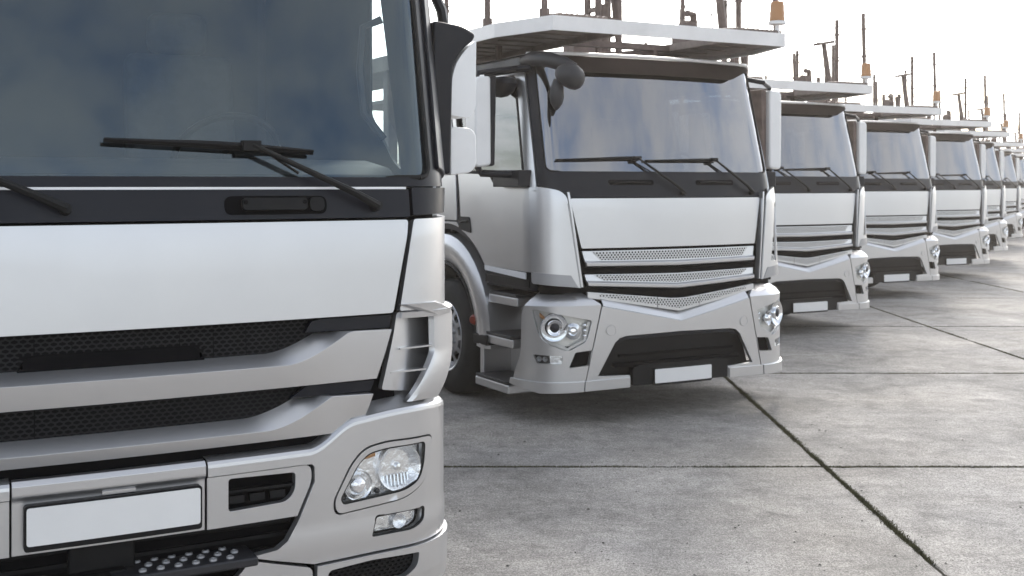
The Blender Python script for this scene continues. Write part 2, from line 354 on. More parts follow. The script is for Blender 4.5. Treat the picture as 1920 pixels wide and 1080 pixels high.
# joints: packed dirt and moss, with blades
jm = MB(); gb = MB(); rg = random.Random(3)
def joint(p0, p1, wid, moss, n):
    p0 = Vector(p0); p1 = Vector(p1); d = (p1 - p0); ln = d.length; d.normalize(); s = Vector((-d.y, d.x, 0)); vs = []; fs = []
    for k in range(n + 1):
        p = p0 + d * ln * k / n; wv = wid * (.5 + rg.uniform(-.1, .15)); h = rg.uniform(-.012, -.001)
        vs += [p - s * wv + Vector((0, 0, -.02)), p + s * rg.uniform(-.005, .005) + Vector((0, 0, h)), p + s * wv + Vector((0, 0, -.02))]
        if k: b = 3 * k; fs += [[b - 3, b - 2, b + 1, b], [b - 2, b - 1, b + 2, b + 1]]
    jm.add(vs, fs)
    for k in range(int(ln * moss)):
        t = rg.random(); q = p0 + d * ln * t + s * rg.gauss(0, wid * (.26 + .22 * math.sin(t * ln * 1.7) ** 2))
        if math.sin(t * ln * 2.3) + math.sin(t * ln * 5.1 + 1) < -1.15 + rg.uniform(-.8, .5): continue
        h = rg.uniform(.002, .011); a = rg.uniform(0, 6.28); e = Vector((math.cos(a), math.sin(a), 0)); ww = rg.uniform(.002, .006); tip = q + Vector((rg.gauss(0, .008), rg.gauss(0, .008), h))
        gb.add([q - e * ww + Vector((0, 0, -.012)), q + e * ww + Vector((0, 0, -.012)), tip], [[0, 1, 2]])
for i in range(-4, 9):
    x = JX + i * DX; near = i in (0, 1); joint((x, .2, 0), (x, 47, 0), GAP + .006, 0, 300)
    if -1 <= i <= 3: joint((x, 3.5 if i < 1 else 9, 0), (x, 16 if i < 1 else 24, 0), GAP + .004, 2600 if i == 0 else 900, 90)
for j in range(-2, 11):
    y = JY + j * DY; joint((-11.2, y, -.001), (28, y, -.001), GAP + .004, 0, 300)
    if 0 <= j <= 3: joint((-3.5, y, -.001), (9, y, -.001), GAP + .002, 1300 if j < 2 else 500, 120)
tag(jm.build('joint_dirt', 'earth'), 'dark packed dirt filling the joints of the concrete', 'dirt', kind='stuff')
tag(gb.build('joint_moss', 'grass'), 'low moss and grass in the concrete joints', 'moss', kind='stuff')
gr = MB()
for k in range(500):
    y = 3.6 + 10 * rg.random() ** 1.6; x = rg.uniform(-.6, .46 * y); r = abs(rg.gauss(0, .0035)) + .0018
    c = Vector((x, y, r * .35)); a = rg.uniform(0, 3)
    pts = [c + Vector((math.cos(a + q * 1.571) * r * rg.uniform(.7, 1.6), math.sin(a + q * 1.571) * r * rg.uniform(.7, 1.4), 0)) for q in range(4)]
    gr.add(pts + [c + Vector((0, 0, r * .7))], [[0, 1, 4], [1, 2, 4], [2, 3, 4], [3, 0, 4]])
tag(gr.build('grit', 'grit'), 'small stones and grit scattered on the concrete', 'grit', kind='stuff')

# ------------------------------------------------------------------ parts shared by both kinds of truck
def wheel(parent, x, y, g, rad=.5, dual=False):
    """g = -1 or 1: side the wheel faces"""
    wr = empty('wheel'); wr.parent = parent; wr.location = (x, y, rad); ax = (g, 0, 0); k = rad / .5
    MB().lathe([(.285 * k, .0), (.33 * k, .012), (.43 * k, .008), (.47 * k, -.02), (.493 * k, -.045), (.5 * k, -.07), (.5 * k, -.25), (.49 * k, -.28), (.46 * k, -.31), (.36 * k, -.32), (.285 * k, -.3)], (0, 0, 0), ax, 48).build('tyre', 'tyre', wr)
    rm = MB(); rm.lathe([(.225 * k, -.05), (.245 * k, -.055), (.262 * k, -.06), (.270 * k, -.04), (.282 * k, .004), (.298 * k, .012), (.304 * k, .004), (.298 * k, -.02)], (0, 0, 0), ax, 40)
    rm.lathe([(0.001, .045), (.06 * k, .045), (.075 * k, .02), (.085 * k, .018), (.088 * k, -.02), (.15 * k, -.022), (.165 * k, -.03), (.168 * k, -.07)], (0, 0, 0), ax, 32)
    for i in range(10):
        a0 = 2 * math.pi * i / 10; hw = .10; vs = []
        for r_, h in ((.163 * k, -.03), (.20 * k, -.042), (.232 * k, -.052)):
            for da in (-hw * (1.5 if r_ != .20 * k else 1), hw * (1.5 if r_ != .20 * k else 1)): vs.append((g * h, math.cos(a0 + da) * r_, math.sin(a0 + da) * r_))
        rm.add(vs, [[0, 1, 3, 2], [2, 3, 5, 4]])
    for i in range(10):
        a0 = 2 * math.pi * (i + .5) / 10; c = Vector((g * -.022, math.cos(a0) * .128 * k, math.sin(a0) * .128 * k)); rm.tube([c, c + Vector((g * .03, 0, 0))], .014, 6)
    rm.build('rim', 'rim', wr)
    MB().lathe([(.001, -.12), (.28 * k, -.12), (.28 * k, -.06)], (0, 0, 0), ax, 24).build('brake_drum', 'void', wr)
    return wr
def seat(parent, x, y, z):
    s = MB(); s.box((x, y, z), (.50, .52, .16)); s.box((x, y + .30, z + .38), (.50, .15, .72), Matrix.Rotation(R(-10), 3, 'X')); s.box((x, y + .38, z + .84), (.28, .11, .2))
    return s.build('seat', 'seat', parent, .05, 3)
def interior(t, y0, y1, z0, z1, W, drv):
    b = MB(); b.box((0, (y0 + y1) / 2 + .1, z0), (2 * W, y1 - y0 + .3, .04)); b.build('cab_floor', 'trim', t)
    d = MB(); pr = [(y0 - .02, z0 + .5), (y0 + .10, z0 + .57), (y0 + .32, z0 + .60), (y0 + .42, z0 + .54), (y0 + .46, z0 + .3), (y0 + .42, z0 + .02), (y0 - .02, z0 + .02)]
    d.prism(pr, YZ, -W + .02, W - .02); d.build('dashboard', 'dash', t, .03, 3)
    st = MB(); c = Vector((drv, y0 + .62, z0 + .62)); ax = Vector((0, -.75, -.66)); st.lathe([(.21 + .016 * math.cos(q * 1.0472), .016 * math.sin(q * 1.0472)) for q in range(7)], c, ax, 28)
    st.tube([c - Vector((.2, 0, 0)), c + Vector((.2, 0, 0))], .02); st.tube([c, c + ax * .3], .035); st.build('steering_wheel', 'plastic', t)
    for g in (-1, 1): seat(t, g * .62, y0 + 1.15, z0 + .38)
    bw_ = MB(); bw_.box((0, y1, (z0 + z1) / 2), (2 * W, .04, z1 - z0)); bw_.build('cab_rear_wall', 'trim', t)
def wiper(t, S, piv, joint_, b0, b1, off, rod):
    m = MB(); p = [S.at(*piv, off + .03), S.at(piv[0] * .8 + joint_[0] * .2, piv[1] * .8 + joint_[1] * .2, off + .05), S.at(*joint_, off + .045)]
    m.tube(p, [.017, .013, .008], 8); m.tube([S.at(*piv, off - .02), S.at(*piv, off + .04)], [.02, .016], 10)
    q = S.at(*joint_, off + .04); m.tube([q + Vector((.012, 0, 0)), S.at(*rod, off + .02)], .005, 6)
    wv = m.build('wiper', 'rubber', t)
    bl = MB(); n = 8; pts = [(b0[0] + (b1[0] - b0[0]) * i / n, b0[1] + (b1[1] - b0[1]) * i / n) for i in range(n + 1)]
    u0 = (joint_[0] - b0[0]) / (b1[0] - b0[0])
    bl.tube([S.at(a, z, off + .012) for a, z in pts], .006, 6)
    bl.tube([S.at(a, z + .003 + .008 * max(0, 1 - 1.5 * abs(i / n - u0)), off + .019) for i, (a, z) in enumerate(pts)], [.006, .007, .008, .011, .012, .011, .008, .007, .005] if u0 < .75 else [.005, .006, .008, .009, .010, .011, .012, .010, .006], 6)
    jc = S.at(*joint_, off + .03); bl.box(jc, (.06, .04, .032)); bl.build('wiper_blade', 'plastic', wv)
def roof(t, S, z, sE, rise, m, name='roof'):
    ring = [S.at(sE * (i / 60 - 1) if i <= 60 else sE * (i - 60) / 60, z) for i in range(0, 121)]
    # centre of the roof
    cy = sum(p.y for p in (ring[0], ring[60])) / 2; mb = MB(); lv = []
    for f, h in ((1, 0), (.985, rise * .35), (.95, rise * .68), (.88, rise * .9), (.7, rise), (.35, rise * 1.03)):
        lv += [Vector((p.x * f, cy + (p.y - cy) * f, z + h)) for p in ring]
    n = len(ring); fs = [[i * n + k, i * n + (k + 1) % n, (i + 1) * n + (k + 1) % n, (i + 1) * n + k] for i in range(5) for k in range(n)] + [[5 * n + k for k in range(n)]]
    mb.add(lv, fs); return mb.build(name, m, t)
def frame_chassis(t, y0, y1, axles, front_axle):
    c = MB()
    for g in (-1, 1): c.box((g * .40, (y0 + y1) / 2, .82), (.09, y1 - y0, .26))
    for k in range(6): c.box((0, y0 + .4 + (y1 - y0 - .8) * k / 5, .80), (.75, .10, .16))
    c.build('chassis', 'plastic', t)
    a = MB()
    for y in [front_axle] + axles: a.tube([(-1.0, y, .5), (1.0, y, .5)], .07)
    a.build('axle', 'void', t)
    for y in axles:
        for g in (-1, 1): wheel(t, g * 1.22, y, g); 
def plate(t, S, c, wd, ht, off):
    b = patch('number_plate_holder', rnd([(c[0] - wd / 2 - .007, c[1] - ht / 2 - .018), (c[0] + wd / 2 + .007, c[1] - ht / 2 - .018), (c[0] + wd / 2 + .007, c[1] + ht / 2 + .006), (c[0] - wd / 2 - .007, c[1] + ht / 2 + .006)], .012), S, 'plastic', t, off, .03, bevel=.004)
    p = patch('number_plate', rnd([(c[0] - wd / 2, c[1] - ht / 2), (c[0] + wd / 2, c[1] - ht / 2), (c[0] + wd / 2, c[1] + ht / 2), (c[0] - wd / 2, c[1] + ht / 2)], .01), S, 'plate', b, off + .006, .004, bevel=.001)
    p['label'] = 'blank white number plate'
def lamp_bowl(mb, p, ax, r, dep, n=24): mb.lathe([(r * q, -dep * (1 - q * q)) for q in (.12, .3, .5, .7, .85, 1)], p, ax, n)

# ------------------------------------------------------------------ car-carrier truck (built once, then copied)
SB = Surf([(0.2, 0, 1.29, .36, .13), (1.1, 0, 1.29, .36, .13)])
SC = Surf([(0.8, .05, 1.18, .2, .13), (1.68, .09, 1.17, .2, .13), (1.86, .12, 1.16, .18, .13), (2.8, .34, 1.11, .18, .13), (3.0, .40, 1.09, .18, .13)])
def shift(m, dx, dy):
    m.v = [(x + dx, y + dy, z) for x, y, z in m.v]; return m
def carrier():
    t = empty('car_carrier_truck')
    # --- windscreen, its black surround and the glass
    gl = rnd([(1.075, 1.905), (1.055, 2.765), (-1.055, 2.765), (-1.075, 1.905)], .06)
    fr = sym([(0, 1.705), (.945, 1.705), (.985, 1.755), (1.12, 1.79), (1.14, 1.79), (1.125, 2.80), (0, 2.80)])
    wf = patch('windscreen_surround', fr, SC, 'black', t, .0, .03, holes=[gl], bevel=.004, zs=.2)
    patch('windscreen', gl, SC, 'coated', t, -.006, 0, zs=.12)
    stube('windscreen_seal', SC, gl + gl[:1], .0, .007, 'rubber', wf, 6)
    # --- hood, grille bars
    patch('hood', rnd([(.836, 1.320), (.918, 1.697), (-.918, 1.697), (-.836, 1.320)], [.012, .02, .02, .012]), SC, 'paint', t, .012, .03, bevel=.008, zs=.1, seg=3)
    patch('grille_backing', [(.86, .86), (.9, 1.34), (-.9, 1.34), (-.86, .86)], SC, 'void', t, -.05, .01, bevel=0)
    patch('seam_backing', [(1.17, .95), (1.17, 1.775), (-1.17, 1.775), (-1.17, .95)], SC, 'void', t, -.032, .01, bevel=0)
    def gbar(zb, kb, zt, kt, e, sl):
        cols = [-e + 2 * e * i / 40 for i in range(41)]
        def rows(s):
            lo, hi = zb + kb * abs(s), zt + kt * abs(s); k = sl * s / e
            return [(z, o, s + k * (z - hi)) for z, o in ((lo, .012), (lo + .006, .032), (lo + .030, .034), (lo + .043, .012), (hi, .006))]
        return skin('grille_bar', SC, cols, rows, 'paint', t, .03, .003)
    b1 = gbar(1.170, .013, 1.300, 0, .832, .26)
    patch('perforated_panel', sym([(0, 1.222), (.685, 1.230), (.745, 1.292), (0, 1.292)]), SC, 'mesh', b1, .0135, .003, bevel=0, fs=.1)
    b2 = gbar(.992, .050, 1.112, .015, .815, .22)
    patch('perforated_panel', sym([(0, 1.042), (.66, 1.076), (.735, 1.117), (0, 1.105)]), SC, 'mesh', b2, .0135, .003, bevel=0, fs=.1)
    tz = lambda s: .918 + .10 * max(0, abs(s) - .05); bz = lambda s: .815 + .165 * abs(s)
    def b3(a, b):
        top = [(a + (b - a) * i / 6, tz(a + (b - a) * i / 6)) for i in range(7)]; bot = [(a + (b - a) * i / 6, bz(a + (b - a) * i / 6)) for i in range(7)]
        p = patch('lower_grille', bot + top[::-1], SC, 'paint', t, .02, .03, bevel=.004, fs=.08)
        cx = lambda v: a + (b - a) * (v if abs(a) < .3 and abs(b) < .3 else v)
        inn = [(q[0], q[1] + .024) for q in bot] ; inn2 = [(q[0], q[1] - .008) for q in top]
        lim = lambda q: abs(q[0]) < .72
        inn = [q for q in inn if lim(q)]; inn2 = [q for q in inn2 if lim(q)]
        patch('perforated_panel', inn + inn2[::-1], SC, 'mesh', p, .0235, .003, bevel=0, fs=.1)
    b3(-.20, .20); b3(.204, .80); b3(-.80, -.204)
    # --- air vanes at the cab corners, standing off the skin
    for g in (1, -1):
        q = (lambda p: p) if g > 0 else mir
        slot = rnd([(.985, 1.17), (1.065, 1.17), (1.125, 1.62), (1.095, 1.67), (1.065, 1.64)], .015)
        v = patch('air_vane', q(rnd([(.862, 1.025), (1.187, 1.06), (1.187, 1.782), (1.12, 1.782), (1.0, 1.752), (.955, 1.70)], [.01, .02, .02, .03, .04, .02])), SC, 'paint', t, .05, .014, holes=[slot] if g > 0 else [], bevel=.005, zs=.12)
        patch('vane_trim', q([(.885, 1.028), (1.182, 1.062), (1.182, 1.145), (.94, 1.12)]), SC, 'bezel', v, .0535, .003, bevel=.001)
        patch('vane_blade', q([(.842, 1.03), (.856, 1.03), (.948, 1.74), (.930, 1.74)]), SC, 'paint', t, .042, .05, bevel=.004, fs=.02, zs=.1)
        for k in range(6):
            z = 1.12 + k * .1; s = .885 + (z - 1.03) * .135 + (.11 if g > 0 else .05); p = SC.at(g * s, z, .008); MB().box(p, (.07, .03, .008)).build('vane_fin', 'paint', v)
        stube('vane_rim', SC, [(g * (.865 + .135 * i * .07), 1.03 + i * .07) for i in range(10)], .046, .007, 'bezel', v, 6)
    # --- bumper
    zl = lambda s: .745 + .2 * abs(s)
    patch('bumper', sym([(0, .662), (.50, .652), (.56, .638), (.60, .605), (.745, .36), (.47, .352), (.47, .282), (.855, .272), (.709, .885), (0, .7445)]), SB, 'paint', t, 0, .03, bevel=.003, seg=2)
    skin('bumper_shelf', SB, [-.70 + 1.40 * i / 40 for i in range(41)], lambda s: [(zl(s) + .001, -.001), (zl(s) + .010, -.004), (zl(s) + .05, -.038), (zl(s) + .075, -.075)], 'paint', t, .012, 0)
    patch('bumper_skirt', [(.475, .262), (.86, .252), (.855, .33), (.475, .34)], SB, 'paint', t, .016, .02, bevel=.006); patch('bumper_skirt', mir([(.475, .262), (.86, .252), (.855, .33), (.475, .34)]), SB, 'paint', t, .016, .02, bevel=.006)
    patch('bumper_intake', [(.80, .30), (.66, .72), (-.66, .72), (-.80, .30)], SB, 'plastic', t, -.10, .02, bevel=0)
    ik = MB()
    ik.box((0, .06, .50), (1.1, .03, .02)); ik.box((0, .06, .43), (1.2, .05, .03)); ik.build('intake_bracket', 'void', t, .006)
    patch('intake_lip', sym([(0, .63), (.49, .622), (.56, .60), (.60, .60), (.52, .648), (0, .66)]), SB, 'black', t, -.02, .02, bevel=.004)
    patch('plate_bracket', rnd([(.455, .272), (.455, .40), (.40, .425), (-.40, .425), (-.455, .40), (-.455, .272)], .012), SB, 'plastic', t, .012, .05, bevel=.006)
    plate(t, SB, (0, .333), .54, .108, .028)
    for g in (1, -1):
        c = SB.at(g * .64, .70, 0); n = SB.n(g * .64, .70); MB().lathe([(.001, .004), (.036, .004), (.0375, .002), (.039, -.004), (.0425, -.004), (.044, .002)], c, n, 28).build('tow_cover', 'paint', t)
    hl = rnd([(.792, .782), (.835, .628), (.985, .556), (1.185, .632), (1.245, .868), (1.20, .866)][::-1][::-1], [.02, .03, .04, .09, .03, .01])
    fog = rnd([(1.022, .522), (1.028, .466), (1.205, .466), (1.236, .534)], .012); vent = rnd([(.788, .560), (.822, .446), (.98, .434), (.93, .548)], .012)
    for g in (1, -1):
        q = (lambda p: p) if g > 0 else mir
        cz = lambda s, z: -.8 * max(0, min(z, .935) - .895) - 1.5 * max(0, z - .935)
        patch('bumper_corner', q(rnd([(.862, .272), (1.18, .262), (1.41, .318), (1.39, .40), (1.335, .52), (1.325, .86), (1.28, .93), (1.20, 1.04), (.86, 1.0), (.716, .90)], [.0, .03, .01, .03, .08, .04, .03, .03, .02, .015])), SB, 'paint', t, cz, .03, holes=[q(hl), q(fog), q(vent)], bevel=.006, zl_=[.36, .62, .80, .895, .935, .97, 1.0], seg=3)
        patch('bumper_skirt', q([(.865, .252), (1.18, .245), (1.43, .300), (1.42, .345), (1.18, .33), (.861, .33)]), SB, 'paint', t, .018, .022, bevel=.006)
        patch('vent_backing', q([(.76, .41), (1.0, .41), (1.0, .59), (.76, .59)]), SB, 'void', t, -.045, .01, bevel=0)
        big = [(a + (a - 1.0) * .10, z + (z - .72) * .12) for a, z in hl]
        h = patch('headlight', q(big), SB, 'lamp_house', t, -.05, .02, bevel=0, zs=.05)
        hb = MB(); c = SB.at(g * 1.09, .735, -.05); n = SB.n(g * 1.02, .735); lamp_bowl(hb, c + n * .04, n, .098, .05); hb.lathe([(.098, .04), (.104, .046), (.108, .03)], c, n, 28); hb.build('main_reflector', 'chrome', h)
        MB().lathe([(.052, .02), (.06, .05), (.054, .058), (.045, .052), (.036, .05)], c, n, 24).build('projector_ring', 'chrome', h)
        MB().lathe([(.001, .062), (.018, .058), (.03, .048), (.037, .036)], c, n, 20).build('projector_lens', 'grey', h)
        c2 = SB.at(g * .935, .705, -.045); hb = MB(); lamp_bowl(hb, c2 + n * .035, n, .062, .035); hb.lathe([(.001, .05), (.022, .046), (.034, .03), (.036, .0)], c2, n, 20); hb.build('high_beam_reflector', 'chrome', h)
        for k in range(3): 
            cc = SB.at(g * .842, .665 + k * .04, -.03); MB().lathe([(.001, .016), (.012, .012), (.016, 0)], cc, n, 12).build('daytime_lamp', 'chrome', h)
        MB().tube([SB.at(g * 1.20, .83, -.035), SB.at(g * 1.15, .79, -.03)], .014).build('indicator_bulb', 'amber', h)
        patch('headlight_liner', q([(.80, .776), (.838, .632), (.985, .562), (1.18, .636), (1.238, .86), (1.20, .858), (1.195, .835), (1.165, .652), (.985, .582), (.855, .642), (.825, .767)]), SB, 'paint', h, -.016, .006, bevel=.002)
        patch('headlight_lens', q(hl), SB, 'lens', h, -.004, 0, zs=.05)
        f = patch('fog_lamp', q([(1.01, .455), (1.22, .455), (1.25, .545), (1.01, .53)]), SB, 'grey', t, -.03, .01, bevel=0)
        patch('fog_reflector', q([(1.026, .466), (1.115, .466), (1.12, .53), (1.02, .525)]), SB, 'reflector', f, -.024, .004, bevel=0, zs=.015, fs=.015)
        for k in range(2):
            cc = SB.at(g * (1.15 + k * .045), .50, -.03); hb = MB(); lamp_bowl(hb, cc + SB.n(g * 1.15, .5) * .02, SB.n(g * 1.15, .5), .020, .02, 14); hb.build('cornering_reflector', 'bezel', f)
        patch('fog_lens', q(fog), SB, 'lens', f, -.006, 0)
    # --- sides: skin, doors, windows
    win = rnd([(1.27, 1.815), (1.76, 1.815), (1.84, 1.90), (2.34, 1.915), (2.34, 2.63), (1.255, 2.645)], [.05, .04, .04, .04, .06, .07])
    cen = (2.644, .52); cut = arc(cen, .93, 128, 100, 6)
    for g in (1, -1):
        q = (lambda p: p) if g > 0 else mir
        patch('cab_side', q([(1.18, 1.0)] + [(1.95, 1.0)] + arc(cen, .90, 146, 92, 8) + [(3.0, 1.42), (3.0, 2.80), (1.129, 2.80), (1.144, 1.80)]), SC, 'black', t, -.006, .03, holes=[q(win)], bevel=.004, zs=.25)
        ow = [(a + (a - 1.83) * .045, z + (z - 2.23) * .05) for a, z in win]
        d = patch('door', q(rnd([(1.196, 1.14), (1.98, 1.15)], 0) + arc(cen, .945, 138, 107, 6) + [(2.45, 2.66), (2.40, 2.715), (1.20, 2.725), (1.137, 2.67), (1.15, 1.80)]), SC, 'paint', t, .012, .018, holes=[q(ow)], bevel=.005, zs=.3)
        patch('door_glass', q(win), SC, 'sideglass', d, -.01, 0)
        stube('window_seal', SC, q(win) + q(win)[:1], .004, .013, 'rubber', d, 6)
        patch('reflective_strip', q([(1.26, 1.085), (1.93, 1.115), (1.93, 1.15), (1.26, 1.135)]), SC, 'reflex', d, .02, .01, bevel=.002)
        patch('door_sill', q([(1.242, 1.02), (1.95, 1.02), (1.95, 1.08), (1.242, 1.08)]), SC, 'plastic', t, .002, .02, bevel=.003)
        hh = patch('door_handle', q(rnd([(2.17, 1.40), (2.41, 1.43), (2.40, 1.535), (2.20, 1.535)], .03)), SC, 'plastic', d, .018, .008, bevel=.003)
        stube('handle_grip', SC, q([(2.23, 1.495), (2.28, 1.50), (2.37, 1.49)]), .020, .010, 'plastic', hh, 8)
        patch('rear_quarter', q([(2.46, 1.50), (2.98, 1.50), (2.98, 2.70), (2.46, 2.70)]), SC, 'paint', t, .012, .018, bevel=.005)
        patch('quarter_lower', q(arc(cen, .95, 106, 75, 6)[::-1][::-1] + [(2.98, 1.485), (2.462, 1.485)]), SC, 'paint', t, .012, .018, bevel=.004)
        # mudguard: a rolled arch
        ya, za = 1.76, .52; ar = MB(); prof = [(.62, -.90), (.62, -1.20), (.66, -1.235), (.74, -1.25), (.82, -1.245), (.86, -1.21), (.865, -.90)]; n = 22; vs = []
        for k in range(n + 1):
            a = R(-2 + 184 * k / n)
            for r_, x in prof: vs.append((g * -x, ya - math.cos(a) * r_, za + math.sin(a) * r_))
        m_ = len(prof); ar.add(vs, [[k * m_ + i, k * m_ + i + 1, (k + 1) * m_ + i + 1, (k + 1) * m_ + i] for k in range(n) for i in range(m_ - 1)]); fd = ar.build('mudguard', 'paint', t)
        MB().tube([(g * 1.205, ya - math.cos(R(a)) * .612, za + math.sin(R(a)) * .612) for a in range(0, 181, 9)], .022, 8).build('arch_lip', 'plastic', fd)
        MB().box((g * 1.20, ya - .74, .56), (.10, .24, .085)).build('mudguard_band', 'plastic', fd, .01)
        MB().lathe([(.001, .03), (.03, .028), (.042, .012), (.044, -.01)], (g * 1.225, ya - .60, .70), (g * .9, -.5, 0), 16).build('side_marker', 'red', fd)
        # steps in front of the mudguard
        su = MB(); su.prism([(.46, .25), (1.05, .25), (1.05, .98), (.46, .98)], YZ, g * .84, g * .90); su.box((g * 1.03, 1.06, .40), (.36, .06, .34)); sw = su.build('step_well', 'paint', t, .01)
        for z, x0, ya0, ya1 in ((.93, 1.17, .50, .98), (.61, 1.21, .50, 1.02), (.265, 1.25, .50, 1.06)):
            MB().box((g * (x0 - .13), (ya0 + ya1) / 2, z - .035), (.30, ya1 - ya0, .07)).build('step', 'paint', sw, .012)
            MB().box((g * (x0 - .13), (ya0 + ya1) / 2, z + .012), (.305, ya1 - ya0 - .04, .024)).build('step_tread', 'tread', sw, .003)
        pn = MB(); pn.prism(rnd([(.70, .27), (1.03, .27), (1.03, .60), (.90, .60)], .05), YZ, g * .90, g * .96); pn.build('step_panel', 'paint', sw, .008)
        wheel(t, g * 1.19, ya, g)
        # main mirror
        mr_ = MB(); mr_.prism(rnd([(g * 1.335, 1.95), (g * 1.47, 1.93), (g * 1.475, 2.62), (g * 1.34, 2.63)], [.03, .05, .05, .03]), XZ, .40, .58); mx_ = (.075 if g < 0 else -.012) * g; mr_.v = [(x + mx_, y + .10, z) for x, y, z in mr_.v]; mo = mr_.build('mirror', 'white', t, .03, 3)
        shift(MB().prism(rnd([(g * 1.285, 1.95), (g * 1.328, 1.94), (g * 1.333, 2.63), (g * 1.27, 2.64)], .02), XZ, .44, .60), mx_, .10).build('mirror_inner_housing', 'brown' if g > 0 else 'black', mo, .015)
        shift(MB().prism(rnd([(g * 1.30, 1.99), (g * 1.46, 1.99), (g * 1.46, 2.58), (g * 1.29, 2.58)], .02), XZ, .602, .606), mx_, .10).build('mirror_glass', 'chrome', mo)
        am = MB(); am.tube([(g * 1.08, .56, 2.72), (g * 1.25, .50, 2.69), (g * 1.40 + mx_, .59, 2.66), (g * 1.42 + mx_, .59, 2.60)], .022); am.build('mirror_arm', 'black', mo, .008); am = MB(); am.tube([(g * 1.10, .42, 1.80), (g * 1.20, .45, 1.88), (g * 1.38 + mx_, .59, 1.89), (g * 1.42 + mx_, .59, 1.96)], .03); am.box((g * 1.20, .56, 1.85), (.12, .42, .13)); am.build('mirror_arm', 'black', mo, .008)
        # grab recess and wiper
    for cx_ in (-.385, .43):
        gr_ = patch('grab_handle', rnd([(cx_ - .20, 1.80), (cx_ + .20, 1.80), (cx_ + .20, 1.84), (cx_ - .20, 1.84)], .018), SC, 'void', t, .003, .006, bevel=.001)
        stube('grab_bar', SC, [(cx_ - .17, 1.818), (cx_, 1.824), (cx_ + .17, 1.818)], .008, .008, 'plastic', gr_, 6)
    wiper(t, SC, (.08, 1.735), (-.33, 2.0), (-1.0, 1.985), (-.28, 2.0), .004, (-.15, 1.90)); wiper(t, SC, (.82, 1.735), (.42, 1.995), (-.25, 1.985), (.47, 1.99), .004, (.58, 1.90))
    # front mirror on the near corner: arm, domed head and a lower lobe
    fm = MB(); fm.tube([(-1.06, .62, 2.77), (-1.09, .42, 2.77), (-1.08, .22, 2.745), (-1.02, .08, 2.70), (-.96, .04, 2.66)], [.045, .06, .058, .055, .05], 14); f0 = fm.build('front_mirror', 'grey', t)
    kl = MB(); kl.lathe([(.001, -.10), (.08, -.09), (.15, -.055), (.19, 0), (.18, .04), (.10, .06), (.001, .065)], (0, 0, 0), (0, 0, 1), 24); kl.v = [(-1.21 + x * .55, .72 + y, 2.585 + z) for x, y, z in kl.v]; ko = kl.build('kerb_mirror', 'black', t)
    MB().tube([(-1.10, .44, 2.70), (-1.20, .55, 2.69), (-1.22, .95, 2.69)], .028, 8).build('kerb_mirror_bracket', 'black', ko)
    hd = MB(); hd.lathe([(.001, -.075), (.05, -.07), (.09, -.052), (.112, -.02), (.116, .02), (.108, .05), (.085, .085), (.05, .105), (.001, .11)], (-.99, .06, 2.60), (.45, -.35, .82), 28); hd.build('front_mirror_head', 'grey', f0)
    lb = MB(); lb.lathe([(.001, -.115), (.02, -.10), (.045, -.06), (.056, -.01), (.05, .05), (.03, .12)], (-1.06, .12, 2.47), (.05, 0, 1), 20); lb.build('front_mirror_lobe', 'grey', f0)
    # dark band painting the deck's reflection on the glass; roof
    patch('deck_reflection_band', rnd([(.74, 2.665), (1.09, 2.80), (-1.09, 2.80), (-.74, 2.665)], .03), SC, 'reflection_band', t, lambda s, z: .016 + (2.80 - z) * .25, .012, bevel=.003, zs=.05)
    stube('roof_edge', SC, [(s * .1, 2.815) for s in range(-11, 12)], .02, .014, 'alu', t, 8)
    roof(t, SC, 2.80, 3.0, .035, 'grey')
    interior(t, .36, 2.02, 1.30, 2.82, 1.02, .62)
    MB().box((-.02, .34, 1.99), (.17, .03, .15)).build('sat_box', 'plastic', t, .01)
    MB().box((0, 1.1, 1.05), (1.9, 1.5, .40)).build('engine_cover', 'void', t); MB().box((0, .55, .68), (1.5, .5, .55)).build('radiator_shade_block', 'void', t)  # front box near-black so the bumper openings look shaded
    MB().box((0, 2.10, 2.02), (2.14, .05, 1.6)).build('cab_back', 'grey', t, .02)
    # --- transporter body
    frame_chassis(t, .6, 8.6, [5.4, 6.7], 1.76)
    for g in (-1, 1):
        MB().box((g * 1.02, 3.35, .62), (.44, 1.7, .56)).build('side_light_block', 'plastic', t, .05, 3)  # side boxes added to block light from under the truck
        MB().box((g * 1.0, 7.6, .70), (.40, .9, .5)).build('rear_light_block', 'plastic', t, .02)  # added as well, stops light leaking in near the rear wheels
    MB().box((0, 2.9, .62), (1.5, 4.4, .30)).build('underbody_light_block', 'void', t, .05)  # dark slab added to deepen the shadow beneath the truck
    dk = empty('car_deck'); dk.parent = t
    path = [(-1.30, 2.4), (-1.30, .66), (-1.13, .06), (1.11, .06), (1.29, .66), (1.29, 2.4)]
    fa = MB()
    for a, b in zip(path, path[1:]):
        a = Vector((*a, 0)); b = Vector((*b, 0)); d = (b - a).normalized(); nn = Vector((d.y, -d.x, 0))
        fa.add([a + Vector((0, 0, 2.945)), b + Vector((0, 0, 2.945)), b + Vector((0, 0, 3.058)), a + Vector((0, 0, 3.058)), a - nn * .03 + Vector((0, 0, 2.95)), b - nn * .03 + Vector((0, 0, 2.95)), b - nn * .03 + Vector((0, 0, 3.05)), a - nn * .03 + Vector((0, 0, 3.05))], [[0, 1, 2, 3], [7, 6, 5, 4], [3, 2, 6, 7], [4, 5, 1, 0], [0, 3, 7, 4], [1, 5, 6, 2]])
    fa.build('deck_fascia', 'alu', dk, .004)
